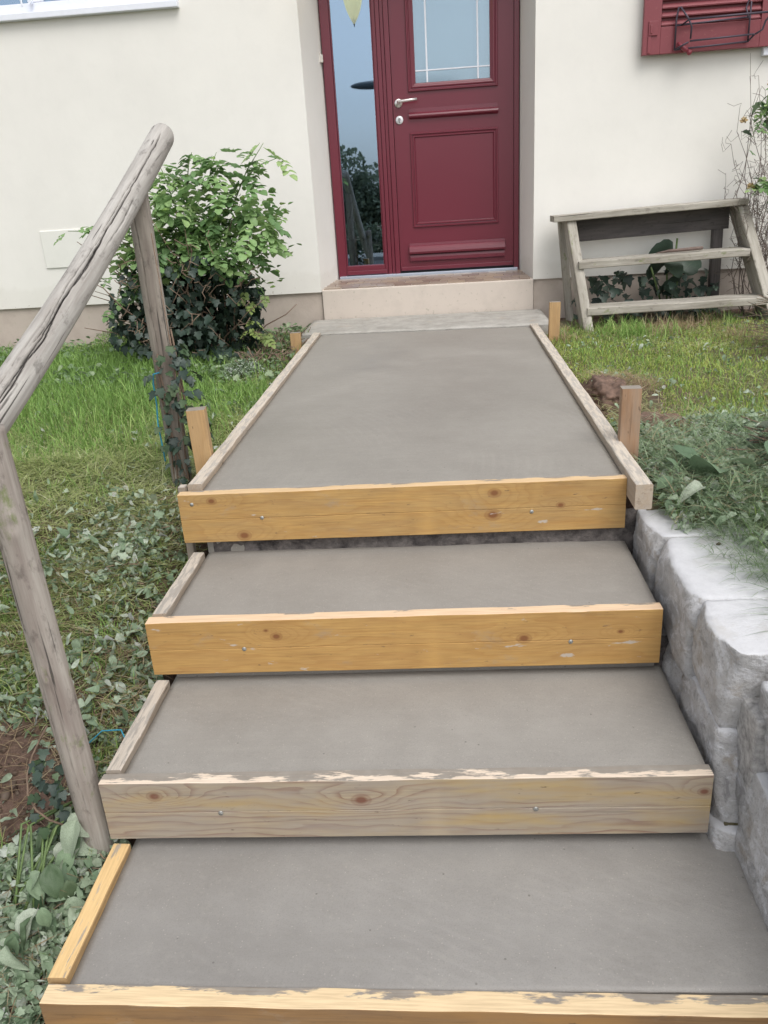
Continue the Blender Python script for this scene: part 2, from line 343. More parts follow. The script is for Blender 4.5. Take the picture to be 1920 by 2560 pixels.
house = empty('house', (0, 0, 0), 'cream rendered house with a dark red front door in a recess and a pinkish plinth', 'house')
WL, WR, RD = -.7115, .6886, .348; ZT = 2.12; TOP = 3.0
def poly_wall():
    bm = bmesh.new()
    X0, X1 = -6.0, 6.0; zl, zr = -.052, -.043; wx0, wx1, wz0, wz1 = -3.1, -1.445, 1.665, 2.75
    th = .36
    def quad(a, b, c, d): bm.faces.new([bm.verts.new(p) for p in (a, b, c, d)])
    def fr(x0, z0, x1, z1, nx=1, nz=1):
        for i in range(nx):
            for j in range(nz):
                a = x0 + (x1 - x0) * i / nx; b2 = x0 + (x1 - x0) * (i + 1) / nx; c = z0 + (z1 - z0) * j / nz; d = z0 + (z1 - z0) * (j + 1) / nz
                quad((a, 0, c), (b2, 0, c), (b2, 0, d), (a, 0, d))
    # left field with window hole, right field, lintel
    fr(X0, zl, wx0, TOP); fr(wx0, zl, wx1, wz0); fr(wx0, wz1, wx1, TOP); fr(wx1, zl, WL, TOP)
    fr(WR, zr, 2.02, TOP); fr(2.02, zr, 3.3, 1.22); fr(2.02, 2.75, 3.3, TOP); fr(3.3, zr, X1, TOP)
    fr(WL, ZT, WR, TOP)
    # bottom returns over the plinth
    quad((X0, 0, zl), (X0, .03, zl), (WL, .03, zl), (WL, 0, zl)); quad((WR, 0, zr), (WR, .03, zr), (X1, .03, zr), (X1, 0, zr))
    # splayed reveals
    quad((WL, 0, zl), (-.625, RD + .06, zl), (-.625, RD + .06, ZT), (WL, 0, ZT)); quad((WR, 0, zr), (WR, 0, ZT), (.625, RD + .06, ZT), (.625, RD + .06, zr))
    quad((WL, 0, ZT), (-.625, RD + .06, ZT), (.625, RD + .06, ZT), (WR, 0, ZT))
    for (a, b2, c, d) in ((wx0, wx1, wz0, wz1), (2.02, 3.3, 1.22, 2.75)):
        quad((a, 0, c), (a, .14, c), (b2, .14, c), (b2, 0, c)); quad((a, 0, d), (b2, 0, d), (b2, .14, d), (a, .14, d))
        quad((a, 0, c), (a, 0, d), (a, .14, d), (a, .14, c)); quad((b2, 0, c), (b2, .14, c), (b2, .14, d), (b2, 0, d))
    bmesh.ops.remove_doubles(bm, verts=bm.verts, dist=.0005)
    # soften the recess edges
    es = [e for e in bm.edges if all(abs(v.co.y) < 1e-4 and (abs(v.co.x - WL) < 1e-3 or abs(v.co.x - WR) < 1e-3) for v in e.verts)]
    bmesh.ops.bevel(bm, geom=es, offset=.009, segments=3, affect='EDGES', profile=.5)
    me = from_bm('wall', bm)
    link('wall', me, M_WALL, house)
    bm = bmesh.new()   # body behind the front: sides, back, top, floor
    def q2(*p): bm.faces.new([bm.verts.new(v) for v in p])
    y0, y1 = .012, 7
    q2((X0, y0, -1.2), (X0, y0, TOP), (X0, y1, TOP), (X0, y1, -1.2)); q2((X1, y0, -1.2), (X1, y1, -1.2), (X1, y1, TOP), (X1, y0, TOP))
    q2((X0, y1, -1.2), (X0, y1, TOP), (X1, y1, TOP), (X1, y1, -1.2))
    q2((X0, y0, TOP - .01), (X1, y0, TOP - .01), (X1, y1, TOP - .01), (X0, y1, TOP - .01))
    q2((X0, .37, -.03), (X0, y1, -.03), (X1, y1, -.03), (X1, .37, -.03))
    link('side_walls', from_bm('side_walls', bm), M_DARK, house)
poly_wall()
def plinth(x0, x1, nm):
    bm = bmesh.new(); nx = max(2, int((x1 - x0) / .04)); nz = 9; g = []
    for j in range(nz + 1):
        row = []
        for i in range(nx + 1):
            x = x0 + (x1 - x0) * i / nx; z = -.7 + (-.044 + .7) * j / nz
            n = mnoise.noise(Vector((x * 7, z * 7, 1.3))) * .004 + mnoise.noise(Vector((x * 25, z * 25, 4))) * .0015
            row.append(bm.verts.new((x, .018 - n, z)))
        g.append(row)
    for j in range(nz):
        for i in range(nx): bm.faces.new((g[j][i], g[j][i + 1], g[j + 1][i + 1], g[j + 1][i]))
    link('plinth', from_bm('plinth', bm, True), M_PLINTH, house)
plinth(-6, WL - .001, 'l'); plinth(WR + .006, 6, 'r')
# rendered doorstep block with its tiled top
bm = bmesh.new(); bm_box(bm, (WL + .004, -.004, -.60), (WR + .003, .345, -.041), 0)
for v in bm.verts:
    if v.co.y > .3 and v.co.z > -.1: v.co.z = -.0055
bmesh.ops.bevel(bm, geom=bm.edges[:], offset=.007, segments=2, affect='EDGES', profile=.6)
ds = link('doorstep', from_bm('doorstep', bm), M_STEP, house)
s = Mat('brown_tile'); r_ = s.n('ShaderNodeObjectInfo').outputs['Random']; P = s.coord('Object'); n_ = s.noise(P, 60, 4)
c_ = s.ramp(r_, [(0., (.17, .11, .085)), (.3, (.27, .2, .15)), (.55, (.35, .27, .19)), (.8, (.24, .19, .17)), (1., (.40, .34, .28))])
M_TILE = s.done(s.mix(s.math('MULTIPLY', n_, .5), c_, (.32, .26, .22)), .3, s.bump(n_, .2, .002))
def tiles():
    me = {}
    for j in range(5):
        y0 = .010 + j * .0585
        x0a = -.700 + (.012 if j else .004) ; 
        xl = WL + .015 + (y0 / RD) * .075; xr = WR - .012 - (y0 / RD) * .055
        x = xl; k = 0; off = (j % 2) * .06
        while x < xr - .01:
            x1 = min(xr, x + (.118 if k or not off else .06)); wd = round(x1 - x - .004, 3)
            if wd > .01:
                if wd not in me:
                    bm = bmesh.new(); bm_box(bm, (0, 0, 0), (wd, .054, .007), .0015); me[wd] = from_bm('tile', bm)
                link('tile', me[wd], M_TILE, ds, T(x, y0, -.0408 + y0 * .1017 + RNG.uniform(0, .0008)) @ Matrix.Rotation(math.atan(.1017), 4, 'X'))
            x = x1; k += 1
tiles()
box('threshold_strip', (-.617, .308, -.009), (.617, .352, .012), M_ALU, house, .003)
# door
s = Mat('red_lacquer'); P = s.coord('Object'); n_ = s.noise(P, 2.2, 3); n2 = s.noise(P, 420, 2)
M_RED = s.done(s.mix(n_, (.128, .014, .028), (.150, .017, .033)), .33, s.bump(n2, .12, .0008), **{'Coat Weight': .15, 'Coat Roughness': .12})
door = empty('front_door', (0, 0, 0)); door.parent = house
FY = RD
def bxd(name, a, b, par=door, mat=M_RED, bev=.003): return box(name, a, b, mat, par, bev)
jamb = bxd('door_jamb', (-.6265, FY, -.02), (-.569, FY + .07, 2.10)); bxd('door_jamb', (.594, FY, -.014), (.6265, FY + .07, 2.10)); bxd('door_head', (-.569, FY + .001, 2.05), (.594, FY + .07, 2.10))
for (x0, x1, dy) in ((-.299, -.277, .004), (-.275, -.250, -.004), (-.248, -.226, .002), (-.224, -.1925, -.007)):
    bxd('mullion', (x0, FY + dy, -.010), (x1, FY + .07, 2.05))
bxd('bottom_rail', (-.5685, FY + .001, .018), (-.3, FY + .06, .079), bev=.006); bxd('weather_bar', (-.5685, FY - .009, .016), (-.286, FY + .0, .045), bev=.006)
bxd('glazing_bead', (-.5685, FY + .012, .079), (-.560, FY + .05, 2.05)); bxd('glazing_bead', (-.308, FY + .012, .079), (-.2995, FY + .05, 2.05))
s = Mat('coated_glass'); t_ = s.n('ShaderNodeBsdfTransparent', {'Color': (.55, .62, .66, 1)}); g_ = s.n('ShaderNodeBsdfGlossy', {'Color': (.62, .80, 1., 1), 'Roughness': 0.012})
s.t.links.new(s.n('ShaderNodeMixShader', {0: .37, 1: t_.outputs[0], 2: g_.outputs[0]}).outputs[0], s.out.inputs[0]); M_GLASS = s.m
box('side_glass', (-.5595, FY + .028, .080), (-.3085, FY + .034, 2.049), M_GLASS, door, 0)
# leaf: stiles and rails round the glass opening
lf = FY + .006
leafm = bmesh.new()
for a, b in (((-.1895, lf, .024), (-.036, lf + .06, 2.045)), ((.4415, lf, .024), (.5915, lf + .06, 2.045)), ((-.036, lf, .024), (.4415, lf + .06, 1.186)), ((-.036, lf, 1.93), (.4415, lf + .06, 2.045))): bm_box(leafm, a, b, 0)
bmesh.ops.remove_doubles(leafm, verts=leafm.verts, dist=.0002)
link('door_leaf', from_bm('door_leaf', leafm), M_RED, door)
def ring_mould(name, x0, z0, x1, z1, prof, y, par):
    """picture-frame moulding swept round a rectangle; prof = (inset, height) pairs"""
    bm = bmesh.new(); rs = []
    for (d, h) in prof: rs.append([bm.verts.new(p) for p in ((x0 + d, y - h, z0 + d), (x1 - d, y - h, z0 + d), (x1 - d, y - h, z1 - d), (x0 + d, y - h, z1 - d))])
    for a, b in zip(rs[:-1], rs[1:]):
        for k in range(4): bm.faces.new((a[k], a[(k + 1) % 4], b[(k + 1) % 4], b[k]))
    bmesh.ops.recalc_face_normals(bm, faces=bm.faces)
    return link(name, from_bm(name, bm), M_RED, par)
pr = [(0, 0), (.001, .010), (.005, .014), (.011, .014), (.015, .008), (.019, .007), (.023, .011), (.029, .012), (.034, .009), (.042, .004), (.048, .001), (.050, -.012)]
ring_mould('glass_moulding', -.087, 1.136, .4915, 1.98, pr, lf, door)
pr2 = [(0, 0), (.001, .008), (.004, .011), (.010, .011), (.013, .005), (.018, .004), (.021, .010), (.027, .010), (.031, .003), (.034, .0015)]
ring_mould('panel_moulding', -.087, .3066, .4905, .897, pr2, lf, door)
box('door_panel', (-.053, lf - .0035, .3405), (.4565, lf + .01, .8635), M_RED, door, .0015)
def ledge(x0, x1, prof, name='ledge_moulding'):
    bm = bmesh.new(); n = len(prof)
    A = [bm.verts.new((x0 + (.006 if h < .006 else 0), lf - h, z)) for z, h in prof]; B = [bm.verts.new((x1 - (.006 if h < .006 else 0), lf - h, z)) for z, h in prof]
    for k in range(n): bm.faces.new((A[k], B[k], B[(k + 1) % n], A[(k + 1) % n]))
    bm.faces.new(A); bm.faces.new(list(reversed(B))); bmesh.ops.recalc_face_normals(bm, faces=bm.faces)
    link(name, from_bm(name, bm), M_RED, door)
ledge(-.088, .492, [(1.040, 0), (1.040, .004), (1.018, .006), (1.014, .014), (1.006, .022), (.996, .026), (.988, .024), (.984, .017), (.980, .008), (.976, 0)])
ledge(-.122, .533, [(.205, 0), (.204, .006), (.190, .008), (.184, .016), (.168, .030), (.150, .036), (.138, .033), (.134, .020), (.131, 0)], 'kick_moulding')
ledge(-.118, .529, [(.126, 0), (.126, .016), (.112, .020), (.092, .020), (.086, .014), (.082, 0)], 'kick_moulding')
bxd('drip_bar', (-.186, lf - .012, .027), (.585, lf - .001, .052), bev=.004)
box('door_gap', (-.2, RD + .02, -.02), (.594, RD + .05, .023), M_DARK, door, 0)
# door glass: curtained double pane with white glazing bars inside
M_CURT = plain_mat('pale_blind', (.42, .48, .52), .9, var=.03, sc=4)
pane = box('door_glass', (-.037, lf + .012, 1.185), (.4425, lf + .017, 1.931), None, door, 0)
s = Mat('door_pane'); t_ = s.n('ShaderNodeBsdfTransparent', {'Color': (.80, .86, .9, 1)}); g_ = s.n('ShaderNodeBsdfGlossy', {'Color': (.62, .74, .82, 1), 'Roughness': 0.06})
s.t.links.new(s.n('ShaderNodeMixShader', {0: .26, 1: t_.outputs[0], 2: g_.outputs[0]}).outputs[0], s.out.inputs[0]); pane.data.materials.append(s.m)
box('blind', (-.036, lf + .040, 1.187), (.4415, lf + .045, 1.93), M_CURT, door, 0)
for a, b in (((.035, lf + .005, 1.187), (.045, lf + .0115, 1.929)), ((.361, lf + .005, 1.187), (.371, lf + .0115, 1.929)), ((-.035, lf + .0045, 1.252), (.441, lf + .011, 1.260))):
    box('glazing_bar', a, b, M_WHITE, door, .001)
# handle and lock
s = Mat('satin_steel'); M_STEEL = s.done((.72, .68, .66), .28, None, Metallic=.85)
def disc(bm, c, r, h, seg=28):
    x, y, z = c; rings = []
    for (rr, yy) in ((r, 0), (r, -h * .7), (r * .9, -h), (0.0001, -h)):
        rings.append([bm.verts.new((x + rr * math.cos(2 * PI * k / seg), y + yy, z + rr * math.sin(2 * PI * k / seg))) for k in range(seg)])
    for a, b in zip(rings[:-1], rings[1:]):
        for k in range(seg): bm.faces.new((a[k], b[k], b[(k + 1) % seg], a[(k + 1) % seg]))
bm = bmesh.new(); disc(bm, (-.153, lf, 1.077), .026, .009)
tube_bm(bm, [(-.153, lf - .006, 1.080), (-.153, lf - .040, 1.081), (-.148, lf - .050, 1.082), (-.135, lf - .053, 1.083), (-.09, lf - .053, 1.086), (-.03, lf - .053, 1.089)], [.010, .009, .0095, .0095, .009, .008], 12)
link('handle', from_bm('handle', bm, True), M_STEEL, door)
bm = bmesh.new(); disc(bm, (-.151, lf, .978), .025, .008); link('lock_plate', from_bm('lock_plate', bm, True), plain_mat('lock_silver', (.72, .72, .74), .35, .3), door)
bm = bmesh.new(); disc(bm, (-.151, lf - .0085, .982), .0085, .005, 16); bm_box(bm, (-.155, lf - .0125, .962), (-.147, lf - .0085, .976), .001)
link('lock_cylinder', from_bm('lock_cylinder', bm), plain_mat('brass_grey', (.30, .31, .30), .35, .8), door)
box('door_contact', (-.650, RD - .030, 1.340), (-.622, RD - .004, 1.385), plain_mat('ivory_plastic', (.60, .57, .52), .5), house, .004)
# meter hatch
box('meter_hatch', (-2.562, -.008, .199), (-2.235, .004, .437), stucco('hatch_paint', (.78, .77, .715)), house, .004)
# window top left
win = empty('window', (0, 0, 0)); win.parent = house
bm = bmesh.new()
for a, b in (((-3.13, -.045, 1.637), (-1.42, .10, 1.672)), ((-1.458, -.008, 1.674), (-1.421, .10, 2.74)), ((-3.10, .03, 1.673), (-1.46, .10, 1.735)), ((-2.33, .035, 1.737), (-2.27, .09, 2.7)), ((-3.1, -.008, 2.74), (-1.42, .1, 2.78))): bm_box(bm, a, b, .004)
link('window_frame', from_bm('window_frame', bm), M_WHITE, win)
for a, b in (((-3.09, .06, 1.737), (-2.332, .066, 2.738)), ((-2.268, .06, 1.737), (-1.4595, .066, 2.738))): box('pane', a, b, M_GLASS, win, 0)
box('net_curtain', (-3.09, .12, 1.70), (-1.45, .125, 2.74), plain_mat('net_curtain', (.60, .60, .64), .9), win, 0)
bm = bmesh.new(); tube_bm(bm, [(-2.36, -.05, 1.70), (-2.365, -.052, 1.78)], .006, 6); tube_bm(bm, [(-2.33, .02, 1.735), (-2.33, -.01, 1.735)], .012, 8); link('window_stay', from_bm('window_stay', bm), M_WHITE, win)
# right window edge and sill
win2 = empty('window', (0, 0, 0)); win2.parent = house
box('window_sill', (1.996, -.040, 1.150), (3.32, .10, 1.2185), M_WHITE, win2, .005)
box('window_frame', (2.025, .03, 1.222), (3.295, .09, 2.74), M_WHITE, win2, .005)
# louvred shutter folded back against the wall
s = Mat('shutter_paint'); P = s.coord('Object'); n_ = s.noise(P, 3, 4); n2 = s.noise(P, 70, 4)
cR_ = s.mix(s.ramp(n2, [(.6, 0.), (.75, .5)]), s.mix(n_, (.19, .036, .046), (.22, .045, .055)), (.29, .10, .09))
M_SHUT = s.done(cR_, .48, s.bump(n2, .25, .002))
sh = empty('shutter', (0, 0, 0)); sh.parent = house
bm = bmesh.new(); sy0, sy1 = -.062, -.028
for a, b in (((1.300, sy0, 1.194), (1.398, sy1, 2.80)), ((1.958, sy0, 1.194), (2.05, sy1, 2.80)), ((1.3985, sy0 + .001, 1.194), (1.9575, sy1, 1.332)), ((1.3985, sy0 + .001, 2.7), (1.9575, sy1, 2.8)), ((1.3985, sy1 - .006, 1.33), (1.9575, sy1, 2.7))): bm_box(bm, a, b, .002)
link('shutter_frame', from_bm('shutter_frame', bm), M_SHUT, sh)
bm = bmesh.new(); bmesh.ops.create_cube(bm, size=1); bmesh.ops.scale(bm, vec=(.556, .034, .010), verts=bm.verts); bmesh.ops.bevel(bm, geom=bm.edges[:], offset=.003, segments=2, affect='EDGES'); slat_me = from_bm('slat', bm)
for k in range(32):
    link('slat', slat_me, M_SHUT, sh, T(1.678, sy0 + .016, 1.350 + k * .0425) @ Matrix.Rotation(rad(52), 4, 'X'))
bm = bmesh.new(); bm_box(bm, (1.328, sy0 - .008, 1.290), (1.380, sy0 - .0005, 1.364), .002); bm_box(bm, (1.326, sy0 - .005, 1.20), (1.345, sy0 - .0005, 1.2895), .002); bm_box(bm, (1.336, sy0 - .012, 1.30), (1.350, sy0 - .0075, 1.345), .003)
link('hinge', from_bm('hinge', bm), M_SHUT, sh)
bm = bmesh.new(); tube_bm(bm, [(1.495, -.075, 1.245), (1.515, -.085, 1.222), (1.535, -.09, 1.205), (1.560, -.088, 1.190)], [.006, .012, .014, .008], 10); tube_bm(bm, [(1.53, .0, 1.205), (1.53, -.09, 1.205)], .006, 8)
bmesh.ops.create_uvsphere(bm, u_segments=10, v_segments=8, radius=.015, matrix=T(1.56, -.09, 1.188)); link('shutter_dog', from_bm('shutter_dog', bm, True), plain_mat('dog_red', (.22, .03, .045), .45), sh)
# wrought planter bracket hanging on the shutter
bm = bmesh.new(); R_ = .0052; yb, yf = -.078, -.20
def rod(*p, r=R_): tube_bm(bm, p, r, 7)
rod((1.478, yb, 1.205), (1.478, yb, 1.36), (1.487, yb, 1.418), (1.500, yb, 1.42), (1.53, yf + .05, 1.345)); rod((1.530, yf + .05, 1.345), (1.550, yf + .06, 1.31), (1.548, yf + .06, 1.25))
rod((1.478, yb, 1.33), (1.888, yb, 1.345)); rod((1.478, yb, 1.208), (1.888, yb, 1.222)); rod((1.888, yb, 1.222), (1.888, yb, 1.42), (1.875, yb, 1.43), (1.862, yb, 1.39), (1.86, yf + .06, 1.33))
rod((1.53, yf + .05, 1.345), (1.99, yf + .05, 1.352), r=.006); rod((1.548, yf + .07, 1.24), (1.90, yf + .07, 1.25)); rod((1.478, yb, 1.208), (1.54, yf + .07, 1.235)); rod((1.888, yb, 1.222), (1.905, yf + .07, 1.25))
rod((1.91, yf + .07, 1.25), (1.945, yf + .07, 1.27), (1.955, yf + .06, 1.31), (1.975, yf + .05, 1.335), (1.985, yf + .05, 1.355)); rod((1.53, yf + .05, 1.345), (1.51, yb, 1.33))
br = link('planter_bracket', from_bm('planter_bracket', bm, True), plain_mat('iron_violet', (.07, .055, .075), .5, .4)); tag(br, 'empty dark iron window box bracket hanging on the red louvred shutter', 'bracket')
s = Mat('cream_glass'); d_ = s.n('ShaderNodeBsdfDiffuse', {'Color': (.93, .90, .68, 1)}); t_ = s.n('ShaderNodeBsdfTranslucent', {'Color': (.97, .93, .70, 1)})
e_ = s.n('ShaderNodeEmission', {'Color': (.98, .78, .46, 1), 'Strength': .48}); mm_ = s.n('ShaderNodeMixShader', {0: .6, 1: d_.outputs[0], 2: t_.outputs[0]})
s.t.links.new(s.n('ShaderNodeAddShader', {0: mm_.outputs[0], 1: e_.outputs[0]}).outputs[0], s.out.inputs[0]); M_BELL = s.m
# wall lantern above the door, seen only as a reflection in the side glass
lan = empty('wall_lantern', (-.461, -.2, 1.635), 'cream glass bell lantern on an iron arm above the side glass of the door', 'lantern')
bm = bmesh.new(); prof = [(.004, 0), (.030, .045), (.050, .09), (.064, .14), (.070, .19), (.072, .25), (.068, .29)]; seg = 24; rg = []
for (r0, z0) in prof: rg.append([bm.verts.new((-.461 + r0 * math.cos(2 * PI * k / seg), -.2 + r0 * math.sin(2 * PI * k / seg), 1.648 + z0)) for k in range(seg)])
for a, b in zip(rg[:-1], rg[1:]):
    for k in range(seg): bm.faces.new((a[k], a[(k + 1) % seg], b[(k + 1) % seg], b[k]))
link('glass_bell', from_bm('glass_bell', bm, True), M_BELL, lan)
M_IRON = plain_mat('green_iron', (.03, .045, .045), .5)
tube('finial', [(-.461, -.2, 1.632), (-.461, -.2, 1.65), (-.461, -.2, 1.672), (-.461, -.2, 1.685)], [.002, .005, .009, .012], M_IRON, lan, 12)
tube('arm', [(-.461, -.2, 1.94), (-.461, -.2, 2.02), (-.461, -.16, 2.13), (-.461, -.06, 2.18), (-.461, 0, 2.17)], .008, M_IRON, lan)
box('cap', (-.535, -.274, 1.944), (-.387, -.126, 1.956), M_IRON, lan, .004)

# ------------------------------------------------------------------ concrete work
def concrete_mat(name, a, b, seed, wet=.0, rough=.6, spk=.5):
    s = Mat(name); P = s.coord('Object', off=(seed, seed * 2.1, 0)); big = s.noise(P, 1.8, 5, .6, .6); mid = s.noise(P, 14, 5, .65)
    stre = s.noise(s.n('ShaderNodeMapping', {'Vector': P, 'Scale': (3, 26, 10), 'Rotation': (0, 0, .12)}).outputs[0], 1.6, 5, .6, .4)
    col = s.mix(s.ramp(big, [(.32, 0.), (.68, 1.)]), a, b); col = s.mix(s.math('MULTIPLY', s.ramp(mid, [(.35, 0.), (.7, 1.)]), .3), col, tuple(x * .83 for x in a))
    col = s.mix(s.math('MULTIPLY', s.ramp(stre, [(.45, 0.), (.7, 1.)]), .13), col, tuple(x * 1.16 for x in b))
    wv = s.n('ShaderNodeTexWave', {'Vector': s.n('ShaderNodeMapping', {'Vector': P, 'Location': (seed * .7, 1.3, 0), 'Scale': (1, 1.4, 1)}).outputs[0], 'Scale': 9., 'Distortion': 3.5, 'Detail': 5., 'Detail Scale': 1.4, 'Detail Roughness': .7}, wave_type='RINGS', rings_direction='Z').outputs[1]
    arcm = s.math('MULTIPLY', s.ramp(s.noise(P, 2.6, 3), [(.45, 0.), (.65, 1.)]), s.ramp(wv, [(.55, 0.), (.95, 1.)]))
    col = s.mix(s.math('MULTIPLY', arcm, .10), col, tuple(x * 1.3 for x in b)); col = s.mix(s.math('MULTIPLY', s.ramp(s.noise(P, 1.1, 2), [(.5, 0.), (.62, 1.)]), .25), col, tuple(x * .86 for x in a))
    v = s.n('ShaderNodeTexVoronoi', {'Vector': P, 'Scale': 150.}); keep = s.math('GREATER_THAN', s.math('ADD', s.n('ShaderNodeSeparateColor', {0: v.outputs['Color']}).outputs[0], s.math('MULTIPLY', mid, .3)), 1.0)
    dot = s.math('MULTIPLY', s.ramp(v.outputs['Distance'], [(.08, 1.), (.30, 0.)]), keep); col = s.mix(s.math('MULTIPLY', dot, spk * .75), col, (.52, .48, .42))
    v2 = s.n('ShaderNodeTexVoronoi', {'Vector': P, 'Scale': 34.}); k2 = s.math('GREATER_THAN', s.n('ShaderNodeSeparateColor', {0: v2.outputs['Color']}).outputs[0], .82)
    pit = s.math('MULTIPLY', s.math('LESS_THAN', s.math('ADD', v2.outputs['Distance'], s.math('MULTIPLY', mid, .1)), .125), k2); col = s.mix(s.math('MULTIPLY', pit, .6), col, (.10, .09, .08))
    sand = s.noise(P, 330, 3, .7); col = s.mix(s.math('MULTIPLY', s.ramp(sand, [(.35, 1.), (.5, 0.)]), .22), col, (.12, .11, .10)); col = s.mix(s.math('MULTIPLY', s.ramp(s.noise(P, 75, 4, .7), [(.52, 0.), (.7, 1.)]), .3), col, (.33, .31, .275))
    h = s.math('ADD', s.math('MULTIPLY', sand, .35), s.math('ADD', s.math('ADD', s.math('MULTIPLY', stre, .3), s.math('MULTIPLY', arcm, .2)), s.math('MULTIPLY', pit, -1.)))
    rg = s.ramp(big, [(.3, rough - .1), (.7, rough + .08)])
    return s.done(col, rg, s.bump(h, .45, .0025))
M_CON = [concrete_mat('fresh_concrete_%s' % n, a, b, sd_, rough=r) for n, a, b, sd_, r in (
    ('landing', (.250, .232, .205), (.305, .285, .254), 1, .58), ('second', (.250, .230, .204), (.305, .282, .252), 4, .56), ('third', (.252, .236, .213), (.325, .306, .278), 7, .56), ('fourth', (.238, .225, .209), (.31, .296, .277), 9, .54))]
ANG = .0159; TK = .0357; HB = .154
BY = [-3.2914, -3.7045, -4.0925, -4.4668]; BZ = [-.2685, -.4642, -.6443, -.8258]
BXL = [-.7054, -.6919, -.6917, -.6861]; BXR = [.5999, .6078, .6241, .70]
stairs = empty('concrete_steps', (0, -3.4, -1.0), 'freshly poured grey concrete landing and three steps leading up to the red door', 'steps')
def slab(name, x0, x1, yf0, yf1, yb0, yb1, zf, zb, bot, mat, curve=.004, nx=70, ny=50):
    """slab whose top is a troweled sheet; front edge runs from (x0,yf0) to (x1,yf1)"""
    bm = bmesh.new(); g = []
    for j in range(ny + 1):
        t = j / ny; row = []
        for i in range(nx + 1):
            u = i / nx; x = x0 + (x1 - x0) * u; yf = yf0 + (yf1 - yf0) * u; yb = yb0 + (yb1 - yb0) * u; y = yf + (yb - yf) * t
            z = zf + (zb - zf) * t + .0014 * mnoise.noise(Vector((x * 3, y * 5, 2))) + .0005 * mnoise.noise(Vector((x * 22, y * 30, 5)))
            e = min(u, 1 - u) * (x1 - x0); e2 = min(t, 1 - t) * abs(yb - yf); ee = min(e, e2)
            z -= curve * math.exp(-ee / .012) + .0015 * math.exp(-ee / .012) * mnoise.noise(Vector((x * 30, y * 30, 8)))
            row.append(bm.verts.new((x, y, z)))
        g.append(row)
    for j in range(ny):
        for i in range(nx): bm.faces.new((g[j][i], g[j][i + 1], g[j + 1][i + 1], g[j + 1][i]))
    loop = [g[0][i] for i in range(nx + 1)] + [g[j][nx] for j in range(1, ny + 1)] + [g[ny][i] for i in range(nx - 1, -1, -1)] + [g[j][0] for j in range(ny - 1, 0, -1)]
    lo = [bm.verts.new((v.co.x, v.co.y, bot)) for v in loop]; n = len(loop)
    for k in range(n): bm.faces.new((loop[k], lo[k], lo[(k + 1) % n], loop[(k + 1) % n]))
    me = from_bm(name, bm, False)
    for p in me.polygons: p.use_smooth = abs(p.normal.z) > .8
    return link(name, me, mat, stairs)
slab('landing', -.6487, .5985, BY[0] + TK - ANG * .65 + .001, BY[0] + TK + ANG * .6 + .001, -.615, -.665, BZ[0] - .007, -.2375, -.62, M_CON[0], ny=110)
for i in (1, 2, 3):
    xr = (.606, .623, .70)[i - 1]; xl = (-.6478, -.6532, -.653)[i - 1]
    slab('tread', xl, xr, BY[i] + TK - ANG * .65 + .001, BY[i] + TK + ANG * .65 + .001, BY[i - 1] + .050, BY[i - 1] + .055, BZ[i] - .009, BZ[i] - .004, BZ[i] - .25, M_CON[i], nx=80, ny=30)
slab('tread', -.66, .74, -4.96, -4.94, BY[3] + .05, BY[3] + .055, -1.02, -1.018, -1.25, M_CON[3], nx=20, ny=10)
# rough old risers in the gap below the boards, colour darkened for the shadow there
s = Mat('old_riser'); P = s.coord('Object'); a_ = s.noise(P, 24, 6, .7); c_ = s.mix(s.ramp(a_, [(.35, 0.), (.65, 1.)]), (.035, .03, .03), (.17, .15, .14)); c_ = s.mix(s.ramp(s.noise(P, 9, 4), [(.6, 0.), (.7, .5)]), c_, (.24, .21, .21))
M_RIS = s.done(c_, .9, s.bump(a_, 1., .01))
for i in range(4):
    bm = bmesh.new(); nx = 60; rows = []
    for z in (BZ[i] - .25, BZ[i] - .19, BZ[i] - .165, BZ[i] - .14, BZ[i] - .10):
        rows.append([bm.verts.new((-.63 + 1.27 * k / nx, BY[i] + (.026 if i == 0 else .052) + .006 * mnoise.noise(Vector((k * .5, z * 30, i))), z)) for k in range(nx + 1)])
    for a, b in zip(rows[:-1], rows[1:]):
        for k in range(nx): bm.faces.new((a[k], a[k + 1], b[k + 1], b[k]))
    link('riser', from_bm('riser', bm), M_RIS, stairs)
# older strip of concrete between landing and doorstep
s = Mat('old_concrete'); P = s.coord('Object'); a_ = s.noise(P, 11, 6, .7); b_ = s.noise(P, 60, 5, .7)
c_ = s.mix(s.ramp(a_, [(.35, 0.), (.65, 1.)]), (.30, .285, .255), (.43, .41, .375)); c_ = s.mix(s.ramp(b_, [(.62, 0.), (.72, .7)]), c_, (.16, .15, .12))
c_ = s.mix(s.ramp(s.noise(P, 5, 4, .6), [(.6, 0.), (.7, .6)]), c_, (.42, .34, .26)); M_OLD = s.done(c_, .9, s.bump(b_, .8, .006))
slab('threshold_strip', -.775, .735, -.600, -.655, -.006, -.006, -.2315, -.2275, -.45, M_OLD, .006, 60, 16)

